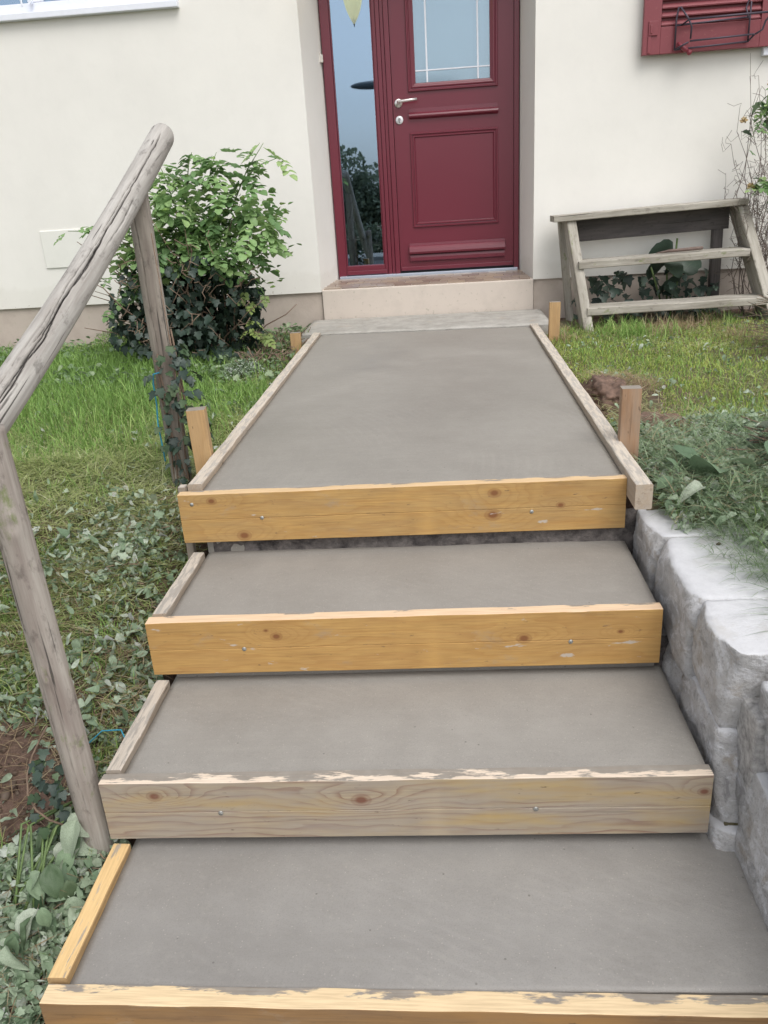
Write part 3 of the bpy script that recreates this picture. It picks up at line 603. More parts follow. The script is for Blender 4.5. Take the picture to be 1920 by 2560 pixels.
# ------------------------------------------------------------------ formwork boards
YEL = dict(light=(.50, .30, .095), dark=(.29, .15, .045), late=(.40, .205, .058))
M_B = [wood_mat('board_wood_upper', **YEL, knots=[(.100, -.022, .013), (.93, -.030, .016), (.925, -.098, .020), (.185, -.135, .018), (1.12, -.075, .011)], smear=.03, topsmear=.60, topcol=(.66, .47, .27), grey=(.30, .23, .13), greyamt=.28),
       wood_mat('board_wood_second', **YEL, knots=[(.335, -.048, .013), (.962, -.072, .016), (1.20, -.060, .008), (.31, -.030, .006)], smear=.05, topsmear=.66, topcol=(.74, .54, .36), grey=(.40, .24, .10), greyamt=.25),
       wood_mat('board_wood_third', (.40, .32, .21), (.23, .17, .12), (.21, .10, .055), knots=[(.12, -.035, .015), (.575, -.052, .018), (1.30, -.042, .012)], grey=(.31, .275, .24), greyamt=.6, rc=1.0, knotc=(.16, .06, .035), ring=52, stain=(.42, .29, .10), topsmear=.44, topcol=(.72, .6, .48)),
       wood_mat('board_wood_lowest', (.30, .165, .06), (.16, .085, .035), (.22, .11, .04), knots=[(.86, -.05, .012), (.55, -.08, .01)], grey=(.22, .15, .09), greyamt=.4, topsmear=.60, topcol=(.74, .57, .35), stain=(.38, .2, .06))]
LB = ['upper honey yellow formwork board across the front edge of the landing', 'second honey yellow formwork board, with pale scrapes, below the landing board',
      'greyish weathered formwork board with swirling grain and reddish knots, third from the door', 'lowest brown formwork board with a cream smeared top edge at the foot of the steps']
M_SCREW = plain_mat('screw_zinc', (.42, .42, .40), .4, .8)
bm = bmesh.new(); disc(bm, (0, 0, 0), .0058, .0022, 12); bm_box(bm, (-.004, -.0027, -.0006), (.004, -.0021, .0006), 0); bm_box(bm, (-.0006, -.0027, -.004), (.0006, -.0021, .004), 0); screw_me = from_bm('screw', bm, True)
SCR = [[(.040, -.030), (.245, -.080), (1.037, -.092)], [(.248, -.082), (1.078, -.085)], [(.262, -.083), (.95, -.082)], []]
for i in range(4):
    th = .036 if i < 3 else .044
    p0 = (BXL[i], BY[i] + ANG * BXL[i], BZ[i]); p1 = (BXR[i], BY[i] + ANG * BXR[i], BZ[i])
    if i == 3: p1 = (.74, BY[i] + ANG * .74 - .02, BZ[i] - .003)
    L = (Vector(p1) - Vector(p0)).length
    me = plank_mesh('formwork_board', L, TK - (0 if i < 3 else -.006), HB, bev=.0018, seg=60, jit=.0009, groove=(i < 3), seed=i + 3)
    o = link('formwork_board', me, M_B[i], None, frame_M(p0, p1)); tag(o, LB[i], 'board', 'formwork boards across the steps')
    for (sx, sz) in SCR[i]: link('screw', screw_me, M_SCREW, o, o.matrix_basis @ T(sx, .0006, sz))
# bent masonry nails sticking out of the boards
# side rails
M_RAILW = wood_mat('rail_pale', (.46, .36, .26), (.27, .2, .14), (.36, .26, .17), grey=(.38, .34, .29), greyamt=.6, topcol=(.58, .515, .43), topsmear=.52, ysm=0, cem=((.36, .33, .29), (.50, .46, .41)), tsc=(9, 60, 14))
M_RAILG = wood_mat('rail_grey', (.36, .29, .22), (.2, .155, .115), (.27, .2, .14), grey=(.30, .27, .23), greyamt=.7, topcol=(.52, .46, .39), topsmear=.52, ysm=0, cem=((.30, .27, .235), (.42, .385, .34)), tsc=(9, 60, 14))
M_RAILY = wood_mat('rail_yellow', (.50, .32, .14), (.3, .18, .07), (.40, .24, .09), grey=(.36, .27, .18), greyamt=.3, topcol=(.72, .50, .24), topsmear=.60, ysm=0, cem=((.30, .25, .19), (.48, .41, .32)), tsc=(9, 60, 14))
def rail(p0, p1, w_, h_, mat, label, seed, twist=1):
    p0 = (p0[0], p0[1], p0[2] + .004); p1 = (p1[0], p1[1], p1[2] + .004); o = plank('form_rail', p0, p1, w_, h_, mat, None, bev=.003, seg=40, jit=.0018, seed=seed); tag(o, label, 'rail', 'side formwork rails'); return o
# the y axis of a plank going +Y points to -X
rail((-.6495, -3.235, -.2635), (-.6495, -.60, -.229), .044, .07, M_RAILW, 'long pale timber rail along the left side of the upper landing', 21)
rail((.6455, -3.385, -.2560), (.6455, -.66, -.229), .0455, .072, M_RAILW, 'long timber rail with a square sawn end along the right side of the landing', 22)
rail((-.6487, BY[1] + .027, BZ[1] + .002), (-.6487, BY[0] - .012, BZ[1] + .006), .036, .10, M_RAILG, 'short grey rail left of the second tread', 23)
rail((-.6542, BY[2] + .027, BZ[2] + .002), (-.6542, BY[1] - .012, BZ[2] + .006), .036, .10, M_RAILG, 'short scraped rail left of the third tread', 24)
rail((-.6540, BY[3] + .036, BZ[3] + .002), (-.6540, BY[2] - .005, BZ[3] + .006), .038, .10, M_RAILY, 'short honey yellow rail left of the lowest tread', 25)
# vertical packing batten behind the left end of the upper board
tag(plank('form_batten', (-.700, -3.255, -.52), (-.697, -3.252, -.262), .022, .03, M_RAILG, None, up=(0, -1, 0), seg=8, seed=31), 'thin grey batten behind the left end of the upper board', 'batten')
# stakes
M_STK = wood_mat('stake_wood', (.50, .315, .14), (.30, .18, .08), (.42, .24, .095), grey=(.38, .27, .16), greyamt=.3, topcol=(.62, .46, .29), topsmear=.75)
M_STK2 = wood_mat('stake_wood_brown', (.36, .2, .10), (.2, .11, .06), (.28, .15, .07), grey=(.36, .30, .24), greyamt=.45, topcol=(.62, .55, .44), topsmear=.75)
def stake(x, y, zt, w_, d_, mat, label, tilt=(0, 0), rz=0, seed=0, zb=-.5):
    L = zt - zb; me = plank_mesh('stake', L, w_, d_, bev=.002, seg=10, jit=.0009, seed=seed)
    M = T(x, y, zb) @ Matrix.Rotation(rz, 4, 'Z') @ Matrix.Rotation(tilt[0], 4, 'X') @ Matrix.Rotation(tilt[1], 4, 'Y') @ Matrix(((0, 1, 0, 0), (0, 0, -1, 0), (1, 0, 0, 0), (0, 0, 0, 1)))
    M = M @ T(0, -w_ / 2, d_ / 2)
    o = link('stake', me, mat, None, M); return tag(o, label, 'stake', 'wooden stakes bracing the formwork')
# local x -> up ; y -> +X ; z -> -Y
stake(-.760, -.842, -.182, .060, .045, M_STK, 'short pale stake left of the landing near the bush', (0, 0), .05, 41)
stake(.715, -.813, -.088, .060, .045, M_STK, 'honey coloured stake right of the landing beside the wooden step unit', (0, rad(1.0)), -.04, 42)
stake(-.722, -2.935, -.099, .060, .050, M_STK, 'tall orange stake left of the landing beside the ivy covered post', (0, rad(-1)), .12, 43)
stake(.668, -2.972, -.080, .060, .045, M_STK2, 'reddish brown stake with a pale sawn top right of the landing beside the earth clod', (0, 0), -.05, 44)

# ------------------------------------------------------------------ log handrail
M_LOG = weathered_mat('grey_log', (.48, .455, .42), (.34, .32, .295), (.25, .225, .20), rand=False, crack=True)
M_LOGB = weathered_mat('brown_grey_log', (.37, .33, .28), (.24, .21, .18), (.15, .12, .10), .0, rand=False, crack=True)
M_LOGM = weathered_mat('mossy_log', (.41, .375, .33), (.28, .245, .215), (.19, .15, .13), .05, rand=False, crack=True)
def log_mesh(name, L, r, cracks, seed=0, round_end=True, knots=(), nl=200, ns=110, bow=0.):
    bm = bmesh.new(); rings = []; ckv = []
    for i in range(nl + 1):
        x = L * i / nl; e = min(1, (L - x) / .03) if round_end else 1
        rs = r * (.55 + .45 * math.sqrt(max(0, 1 - (1 - e) ** 2))) if e < 1 else r
        ring = []
        for k in range(ns):
            a = 2 * PI * k / ns
            q = Vector((math.cos(a), math.sin(a), 0)); ck = 0.
            rr = rs * (1 + .022 * mnoise.noise(Vector((q.x * .8, q.y * .8, x * 2.2 + seed))) + .012 * mnoise.noise(Vector((q.x * 6, q.y * 6, x * 3 + seed))) + .006 * mnoise.noise(Vector((q.x * 14, q.y * 14, x * 9))))
            for (a0, x0, x1, dep, wob_) in cracks:
                if x0 < x < x1:
                    ac = a0 + wob_ * mnoise.noise(Vector((x * 5, a0, seed))) + .06 * mnoise.noise(Vector((x * 25, a0, seed)))
                    da = (a - ac + PI) % (2 * PI) - PI; t = min(1, (x - x0) / .06, (x1 - x) / .06)
                    wv = (.050 + dep * 1.9) * (.3 + .7 * t) * (.8 + .5 * mnoise.noise(Vector((x * 7, a0, 3))))
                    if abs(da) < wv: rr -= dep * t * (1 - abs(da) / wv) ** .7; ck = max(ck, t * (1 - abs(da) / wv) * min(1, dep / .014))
            for (ak, xk, kr) in knots:
                da = ((a - ak + PI) % (2 * PI) - PI) * r; d2 = (da * da + ((x - xk) * .7) ** 2) / kr ** 2
                rr += .006 * math.exp(-d2) - .008 * math.exp(-d2 * 6)
            ring.append(bm.verts.new((x, q.x * rr, q.y * rr - bow * math.sin(PI * x / L)))); ckv.append(ck)
        rings.append(ring)
    for i in range(nl):
        for k in range(ns): bm.faces.new((rings[i][k], rings[i][(k + 1) % ns], rings[i + 1][(k + 1) % ns], rings[i + 1][k]))
    bm.faces.new(list(reversed(rings[0]))); c = bm.faces.new(rings[-1])
    bmesh.ops.recalc_face_normals(bm, faces=bm.faces)
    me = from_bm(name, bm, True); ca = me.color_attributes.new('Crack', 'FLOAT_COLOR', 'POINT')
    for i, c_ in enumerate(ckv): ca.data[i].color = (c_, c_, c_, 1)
    return me
hr = empty('wooden_handrail', (-.80, -4.05, -.9), 'weathered round log handrail on two posts left of the steps', 'handrail')
RA, RB = Vector((-.855, -4.85, -.20)), Vector((-.850, -2.472, .762))
Lr = (RB - RA).length; Mr = frame_M(RA, RB)
# local +y of frame: up x dir -> points to -X ; local z roughly up/front
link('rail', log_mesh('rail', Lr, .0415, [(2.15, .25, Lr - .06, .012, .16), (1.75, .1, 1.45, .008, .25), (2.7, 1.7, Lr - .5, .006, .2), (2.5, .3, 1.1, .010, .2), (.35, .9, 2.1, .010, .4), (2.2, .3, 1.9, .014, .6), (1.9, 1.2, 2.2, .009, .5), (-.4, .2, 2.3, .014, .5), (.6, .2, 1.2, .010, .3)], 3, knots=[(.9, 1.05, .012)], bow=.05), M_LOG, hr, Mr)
def post(x, y, z0, z1, r, mat, cr, seed, knots=(), lean=(0, 0)):
    M = T(x, y, z0) @ Matrix.Rotation(lean[0], 4, 'X') @ Matrix.Rotation(lean[1], 4, 'Y') @ Matrix(((0, 1, 0, 0), (0, 0, -1, 0), (1, 0, 0, 0), (0, 0, 0, 1)))
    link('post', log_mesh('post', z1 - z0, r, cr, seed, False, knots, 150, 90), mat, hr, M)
# in a post: local y -> world X, local z -> world -Y ; angle 0 = +X, 90deg = towards the camera
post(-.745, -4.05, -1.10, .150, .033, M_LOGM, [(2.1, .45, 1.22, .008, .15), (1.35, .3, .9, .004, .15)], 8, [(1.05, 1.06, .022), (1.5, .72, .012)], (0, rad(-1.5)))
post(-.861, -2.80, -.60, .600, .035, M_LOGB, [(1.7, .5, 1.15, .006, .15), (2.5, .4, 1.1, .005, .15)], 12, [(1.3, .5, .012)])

# ------------------------------------------------------------------ dry stone wall on the right
def limestone(name, top, side):
    s = Mat(name); P = s.coord('Object'); N = s.n('ShaderNodeVertexColor', layer_name='Top').outputs[0]
    a = s.noise(P, 5, 7, .7, .8); b = s.noise(P, 24, 7, .75); c = s.noise(P, 120, 5, .75)
    def st_(sc, rot, loc, d=1.0): return s.noise(s.n('ShaderNodeMapping', {'Vector': P, 'Scale': sc, 'Rotation': rot, 'Location': loc}).outputs[0], 2.4, 6, .68, d)
    dark = st_((6, 6, 8), (.9, .1, .4), (1, 2, 3), 1.0); white = st_((5, 5, 7), (1.2, 0, .2), (5, 2, 1), 1.2); br = st_((6, 6, 6), (0, 0, 0), (8, 8, 1), .6)
    st = s.mix(s.ramp(a, [(.36, 0.), (.62, 1.)]), tuple(x * .66 for x in side), side)
    st = s.mix(s.ramp(white, [(.50, 0.), (.60, .85)]), st, (.70, .70, .72))
    st = s.mix(s.ramp(dark, [(.57, 0.), (.66, .6)]), st, (.24, .23, .235))
    st = s.mix(s.ramp(br, [(.54, 0.), (.66, .65)]), st, (.36, .30, .235))
    st = s.mix(s.ramp(c, [(.52, 0.), (.66, .45)]), st, (.22, .205, .19)); st = s.mix(s.ramp(b, [(.60, 0.), (.72, .6)]), st, (.62, .62, .62))
    tp = s.mix(s.math('MULTIPLY', s.ramp(b, [(.45, 0.), (.7, 1.)]), .45), top, tuple(x * .74 for x in top))
    tp = s.mix(s.ramp(a, [(.56, 0.), (.70, .5)]), tp, (.45, .43, .40)); tp = s.mix(s.ramp(c, [(.62, 0.), (.72, .5)]), tp, (.34, .31, .27))
    f = s.ramp(s.math('ADD', N, s.math('MULTIPLY', s.math('SUBTRACT', b, .5), .9)), [(.35, 0.), (.65, 1.)])
    col = s.mix(f, st, tp); h = s.math('ADD', s.math('ADD', s.math('MULTIPLY', b, .8), s.math('MULTIPLY', c, .25)), s.math('MULTIPLY', dark, .35))
    bs = s.n('ShaderNodeMix', {0: f, 2: .95, 3: .35}); return s.done(col, .9, s.n('ShaderNodeBump', {'Height': h, 'Strength': bs.outputs[0], 'Distance': .018}).outputs[0])
M_STONE = limestone('limestone', (.57, .57, .585), (.60, .59, .585))
def stone(corners, parent, seed, amp=.010, n=20):
    """hexahedron: corners = 4 bottom then 4 top, each order: x-,y- / x+,y- / x+,y+ / x-,y+; broken faces cut by a few random planes"""
    C8 = [Vector(c) for c in corners]; bm = bmesh.new(); bmesh.ops.create_cube(bm, size=2); bmesh.ops.subdivide_edges(bm, edges=bm.edges[:], cuts=n, use_grid_fill=True)
    cen = sum(C8, Vector()) / 8; rs = random.Random(seed * 13 + 1)
    pts = []
    for v in bm.verts:
        p = v.co.copy(); k = 26.0; l = (abs(p.x) ** k + abs(p.y) ** k + abs(p.z) ** k) ** (1 / k); p = p / l
        u, vv, ww = (p.x + 1) / 2, (p.y + 1) / 2, (p.z + 1) / 2
        def bl(a, b, c, d): return a * (1 - u) * (1 - vv) + b * u * (1 - vv) + c * u * vv + d * (1 - u) * vv
        v.co = bl(*C8[:4]) * (1 - ww) + bl(*C8[4:]) * ww; pts.append(p)
    # split faces: planes that shave the camera and tread sides
    ext = [max((c - cen).dot(Vector(a)) for c in C8) for a in ((-1, 0, 0), (0, -1, 0), (0, 0, 1))]
    planes = []
    for k in range(9):
        d = Vector((-1.0 * rs.random() - .25, rs.uniform(-.75, .55), rs.uniform(-.7, .55))).normalized()
        m = max((c - cen).dot(d) for c in C8); planes.append((d, m * rs.uniform(.86, .97)))
    for k in range(4):
        d = Vector((rs.uniform(-.5, .3), rs.uniform(-.5, .3), 1)).normalized(); m = max((c - cen).dot(d) for c in C8); planes.append((d, m * rs.uniform(.93, 1.0)))
    s_ = Vector((seed * 3.7, seed, 0))
    for v in bm.verts:
        q = v.co - cen
        for d, m in planes:
            t = q.dot(d) - m
            if t > 0: q -= d * t * .92
        P_ = cen + q; dn = q.normalized()
        f1 = mnoise.noise((P_ + s_) * 11); f2 = abs(mnoise.noise((P_ + s_) * 21 + Vector((9, 2, 1)))); f3 = mnoise.noise((P_ + s_) * 60); f4 = mnoise.noise((P_ + s_) * 130)
        v.co = P_ + dn * (amp * (.5 * f1 - .45 * f2 + .30 * f3 + .22 * f4))
    bm.verts.index_update(); bmesh.ops.recalc_face_normals(bm, faces=bm.faces); me = from_bm('stone', bm)
    ca = me.color_attributes.new('Top', 'FLOAT_COLOR', 'POINT'); vn = me.vertices
    for i in range(len(vn)):
        t = max(0, min(1, (vn[i].normal.z - .55) / .3)); ca.data[i].color = (t, t, t, 1)
    for p in me.polygons: p.use_smooth = True
    me.materials.append(M_STONE); return link('stone', me, None, parent)
sw = empty('stone_wall', (.75, -4.0, -.9), 'low retaining wall of pale rough limestone blocks right of the steps', 'wall')
def blk(f, t, seed, amp=.010, xb=1.05, lean=.012):
    """f, t: (y-, y+) and z of bottom and of top: f=(y0,y1,z0a,z0b), t=(y0,y1,z1a,z1b); x of the face at bottom / top"""
    (ya, yb_, za, zb_, xf0), (yc, yd, zc, zd, xf1) = f, t
    stone([(xf0, ya, za), (xb, ya, za), (xb, yb_, zb_), (xf0, yb_, zb_), (xf1, yc, zc), (xb, yc, zc), (xb, yd, zd), (xf1, yd, zd)], sw, seed, amp)
# coping course
blk((-3.475, -3.15, -.56, -.54, .628), (-3.470, -3.16, -.366, -.368, .634), 1)
blk((-3.800, -3.470, -.62, -.56, .632), (-3.815, -3.466, -.372, -.368, .636), 2)
blk((-4.000, -3.795, -.60, -.60, .650), (-4.035, -3.812, -.378, -.374, .640), 3)
blk((-4.420, -4.010, -.70, -.62, .715), (-4.430, -4.045, -.440, -.430, .700), 4, xb=1.15)
blk((-4.980, -4.420, -.76, -.70, .745), (-4.980, -4.432, -.470, -.445, .725), 12, xb=1.2)
# lower courses
blk((-3.560, -3.28, -.74, -.70, .612), (-3.560, -3.28, -.545, -.535, .628), 5)
blk((-3.800, -3.550, -.86, -.80, .612), (-3.740, -3.555, -.595, -.550, .634), 6, .012)
blk((-4.080, -3.790, -.81, -.80, .628), (-4.010, -3.735, -.585, -.580, .650), 7, .012)
blk((-4.370, -4.050, -.80, -.77, .675), (-4.405, -4.000, -.69, -.60, .700), 8, .012)
blk((-4.090, -3.770, -1.06, -1.0, .618), (-4.105, -3.780, -.785, -.785, .636), 10, .012)
blk((-4.400, -4.080, -1.12, -1.1, .655), (-4.380, -4.085, -.785, -.76, .680), 9, .012)
blk((-4.760, -4.400, -1.16, -1.1, .705), (-4.760, -4.385, -.75, -.70, .728), 13, .012, 1.1)
blk((-5.100, -4.765, -1.24, -1.2, .74), (-5.060, -4.765, -.78, -.74, .75), 11, .012, 1.1)
bm = bmesh.new()
for (ya, yb2, x0, zb) in ((-3.55, -3.18, .665, -.70), (-3.88, -3.50, .675, -.85), (-4.10, -3.86, .690, -1.0), (-4.40, -4.08, .735, -1.1), (-5.0, -4.38, .775, -1.2)): bm_box(bm, (x0, ya, zb), (.93, yb2, -.42 if ya > -4.05 else -.50), .01)
tag(link('joint_fill', from_bm('joint_fill', bm), plain_mat('joint_mortar', (.36, .35, .34), .95, bump=.8, var=.4, sc=60), sw), kind='stuff')

# ------------------------------------------------------------------ weathered wooden step unit against the wall
M_GW = weathered_mat('grey_plank', (.46, .43, .375), (.31, .285, .24), (.20, .175, .14), .03)
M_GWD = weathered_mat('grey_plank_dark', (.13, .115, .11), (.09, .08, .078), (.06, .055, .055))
su = empty('wooden_step_unit', (1.4, -.3, -.3), 'old grey weathered wooden step unit with open risers leaning against the cream wall', 'steps')
# treads: front edge line, depth towards the wall. plank(): local y goes to +Y when running +X
plank('top_plank', (.780, -.285, .347), (1.912, -.285, .382), .20, .036, M_GW, su, seg=24, jit=.002, seed=51, bev=.004)
plank('tread', (.914, -.420, .085), (1.902, -.420, .108), .19, .042, M_GW, su, seg=24, jit=.002, seed=52, bev=.004)
plank('tread', (.952, -.545, -.172), (1.985, -.545, -.158), .20, .044, M_GW, su, seg=24, jit=.002, seed=53, bev=.004)
def stringer(x_top, x_bot, yt, yb_, zt, zb, wx, dep, nm='stringer', mt=None):
    bm = bmesh.new(); vs = []
    for dx in (0, wx):
        for (x, y, z) in ((x_top, yt, zt), (x_top, yt + dep, zt), (x_bot, yb_ + dep, zb), (x_bot, yb_, zb)): vs.append(bm.verts.new((x + dx, y, z)))
    for f in ((0, 1, 2, 3), (7, 6, 5, 4), (0, 4, 5, 1), (1, 5, 6, 2), (2, 6, 7, 3), (3, 7, 4, 0)): bm.faces.new([vs[k] for k in f])
    bmesh.ops.recalc_face_normals(bm, faces=bm.faces); bmesh.ops.bevel(bm, geom=bm.edges[:], offset=.003, segments=2, affect='EDGES')
    # grain along the stringer: put it in a local frame
    M = frame_M((x_bot, yb_, zb), (x_top, yt, zt), (0, -1, .4)); bmesh.ops.transform(bm, matrix=M.inverted(), verts=bm.verts)
    link(nm, from_bm(nm, bm), mt or M_GW, su, M)
stringer(.858, .938, -.262, -.610, .315, -.36, .056, .19)
stringer(1.862, 2.020, -.262, -.610, .345, -.36, .060, .20)
stringer(.828, .905, -.115, -.095, .315, -.36, .045, .055, 'rear_leg'); stringer(1.775, 1.800, -.115, -.095, .345, -.36, .058, .055, 'rear_leg', M_GWD)
plank('back_board', (.875, -.118, .315), (1.862, -.118, .345), .022, .135, M_GWD, su, seg=8, seed=55)
bm = bmesh.new(); tube_bm(bm, [(1.376, -.37, .108), (1.45, -.36, .115), (1.55, -.345, .117), (1.60, -.338, .119), (1.655, -.325, .120)], [.003, .009, .010, .011, .010], 8); 
tag(link('stick', from_bm('stick', bm, True), weathered_mat('stick_bark', (.20, .15, .125), (.13, .095, .08), (.10, .06, .05))), 'reddish brown broken stick lying on the middle tread of the step unit', 'stick')

# ------------------------------------------------------------------ vegetation builders
def col_mesh(name, V, F, Ccol, mat, label=None, cat=None, kind='stuff', group=None, parent=None):
    me = bpy.data.meshes.new(name)
    V = np.asarray(V, np.float32); F = np.asarray(F, np.int32)
    me.vertices.add(len(V)); me.vertices.foreach_set('co', V.ravel()); k = F.shape[1]
    me.loops.add(len(F) * k); me.loops.foreach_set('vertex_index', F.ravel()); me.polygons.add(len(F))
    me.polygons.foreach_set('loop_start', np.arange(0, len(F) * k, k, dtype=np.int32)); me.update(calc_edges=True)
    ca = me.color_attributes.new('Col', 'FLOAT_COLOR', 'POINT'); cc = np.ones((len(V), 4), np.float32); cc[:, :3] = Ccol; ca.data.foreach_set('color', cc.ravel())
    me.validate(); o = link(name, me, mat, parent); tag(o, label, cat, group, kind); return o
def pal(stops, r):
    xs = [s_[0] for s_ in stops]; return np.stack([np.interp(r, xs, [s_[1][k] for s_ in stops]) for k in range(3)], -1)
def blades(P, L, W, az, lean, cols, curl=.6):
    """P base points, L length, W width, az heading, lean from vertical (rad); 3-joint blades"""
    n = len(P); d = np.stack([np.cos(az), np.sin(az), np.zeros(n)], -1); up = np.array([0, 0, 1.]); side = np.stack([-np.sin(az + RNG.normal(0, .5, n)), np.cos(az), np.zeros(n)], -1)
    pts = [P]; cur = P.copy()
    for k, t in enumerate((.0, .5, 1.)):
        a = lean + curl * (t - .4); a = np.clip(a, -1.5, 1.62)
        cur = cur + (d * np.sin(a)[:, None] + up * np.cos(a)[:, None]) * (L / 3)[:, None]; pts.append(cur)
    s_ = side * (W / 2)[:, None]
    V = np.stack([pts[0] - s_, pts[0] + s_, pts[1] - s_, pts[1] + s_, pts[2] - s_ * .7, pts[2] + s_ * .7, pts[3]], 1).reshape(-1, 3)
    b = np.arange(n)[:, None] * 7
    F = np.concatenate([b + [0, 1, 3], b + [0, 3, 2], b + [2, 3, 5], b + [2, 5, 4], b + [4, 5, 6]], 0)
    return V, F, np.repeat(cols, 7, 0)
def leaf_cloud(P, S, az, tilt, roll, cols, tmpl):
    """copies of a leaf template (verts Nx3, tris) at P"""
    tv, tf = tmpl; n = len(P); ca, sa = np.cos(az), np.sin(az); ct, st = np.cos(tilt), np.sin(tilt); cr, sr = np.cos(roll), np.sin(roll)
    v = tv[None] * S[:, None, None]
    x, y, z = v[..., 0], v[..., 1], v[..., 2]
    y, z = y * cr[:, None] - z * sr[:, None], y * sr[:, None] + z * cr[:, None]
    x, z = x * ct[:, None] + z * st[:, None], -x * st[:, None] + z * ct[:, None]
    x, y = x * ca[:, None] - y * sa[:, None], x * sa[:, None] + y * ca[:, None]
    V = np.stack([x, y, z], -1) + P[:, None]; F = (tf[None] + (np.arange(n) * len(tv))[:, None, None]).reshape(-1, 3)
    return V.reshape(-1, 3), F, np.repeat(cols, len(tv), 0)
def outline_leaf(pts, fold=.25, curl=.25, nx=None):
    """flat outline (x along the leaf 0..1, y>=0 half width) mirrored; centre line folded and curled"""
    V = []; 
    for (x, y) in pts: V.append((x, 0, -curl * x * x))
    for (x, y) in pts: V.append((x, y, -curl * x * x + fold * y))
    for (x, y) in pts: V.append((x, -y, -curl * x * x + fold * y))
    n = len(pts); F = []
    for i in range(n - 1):
        for o_, fl in ((n, 0), (2 * n, 1)):
            a, b, c, d = i, i + 1, o_ + i + 1, o_ + i
            for t in ((a, b, c), (a, c, d)): F.append(t if fl else t[::-1])
    return np.array(V, float), np.array(F)
L_OVAL = outline_leaf([(0, .01), (.12, .13), (.35, .26), (.6, .27), (.83, .16), (1, .0)])
L_OVAL2 = outline_leaf([(0, .01), (.15, .2), (.45, .36), (.75, .3), (1, .0)], .5, -.3)
L_CURL = outline_leaf([(0, .01), (.2, .18), (.5, .25), (.8, .17), (1, .0)], 1.3, .55)
L_IVY = outline_leaf([(0, .0), (-.10, .20), (.02, .42), (.18, .34), (.38, .52), (.48, .26), (.72, .20), (1.0, .0)], .22, .18)
L_STRIP = outline_leaf([(0, .02), (.3, .05), (.7, .05), (1, .0)], .5, .4)
def crumple(pts, seed, nseg=4, amp=.10, curl=.6):
    """shrivelled leaf: the half outline filled with a small grid, then bent and wrinkled"""
    r = np.random.default_rng(seed); xs = np.array([p[0] for p in pts]); hs = np.array([p[1] for p in pts]); V = []; F = []; m = 2 * nseg + 1
    tw = r.uniform(-1, 1); bend = curl * r.uniform(.6, 1.3); fold = r.uniform(.1, .9); ph = r.uniform(0, 6, 4)
    for i, (x, h) in enumerate(zip(xs, hs)):
        for j in range(m):
            y = h * (j - nseg) / nseg; z = -bend * x * x + fold * abs(y) + amp * np.sin(9 * x + ph[0] + 5 * y) * np.cos(11 * y + ph[1]) + .5 * amp * np.sin(21 * y + 13 * x + ph[2])
            V.append((x - .15 * fold * abs(y), y * (1 - .25 * fold), z + tw * x * y * 1.2))
    for i in range(len(xs) - 1):
        for j in range(m - 1):
            a = i * m + j; F += [(a, a + 1, a + m + 1), (a, a + m + 1, a + m)]
    return np.array(V), np.array(F)
_o = [(0, .02), (.1, .2), (.28, .34), (.5, .38), (.7, .31), (.88, .16), (1, .01)]
CR = [crumple(_o, 3, 1, .10, .5), crumple(_o, 8, 1, .12, .9), crumple([(x, y * .7) for x, y in _o], 12, 1, .12, -.5)]
BIGC = [crumple(_o, 20 + k, 4, .045, .5 + .25 * (k % 2)) for k in range(5)]
def mesh_from(tm, name, sc=1):
    me = bpy.data.meshes.new(name); me.from_pydata((tm[0] * sc).tolist(), [], tm[1].tolist())
    for p in me.polygons: p.use_smooth = True
    return me
def rnd_in(n, x0, x1, y0, y1): return RNG.uniform(x0, x1, n), RNG.uniform(y0, y1, n)

GREEN = [(0, (0.105, 0.185, 0.042)), (.4, (0.183, 0.327, 0.075)), (.75, (0.293, 0.470, 0.122)), (1, (0.462, 0.600, 0.204))]
OLIVE = [(0, (0.206, 0.202, 0.084)), (.35, (0.343, 0.403, 0.144)), (.7, (0.514, 0.571, 0.242)), (1, (0.600, 0.600, 0.393))]
LIME = [(0, (0.214, 0.253, 0.059)), (.5, (0.381, 0.504, 0.105)), (1, (0.600, 0.600, 0.191))]
DULL = [(0, (0.145, 0.224, 0.131)), (.4, (0.289, 0.380, 0.249)), (.75, (0.473, 0.551, 0.420)), (1, (0.600, 0.600, 0.600))]
BLUEG = [(0, (0.093, 0.155, 0.078)), (.5, (0.202, 0.296, 0.155)), (1, (0.404, 0.482, 0.310))]
STRAW = [(0, (0.204, 0.120, 0.072)), (.5, (0.372, 0.276, 0.168)), (1, (0.528, 0.444, 0.300))]
def soilmask(x, y): # bare earth low on the left
    return (np.exp(-(((x + 1.02) / .22) ** 2 + ((y + 3.93) / .17) ** 2)) > .45)
acc = {}
def push(key, v, f, c):
    acc.setdefault(key, []).append((v, f, c))
def flush(key, name, mat, label, cat):
    vs, fs, cs = [], [], []; o = 0
    for v, f, c in acc[key]: vs.append(v); fs.append(f + o); cs.append(c); o += len(v)
    col_mesh(name, np.concatenate(vs), np.concatenate(fs), np.concatenate(cs), mat, label, cat)
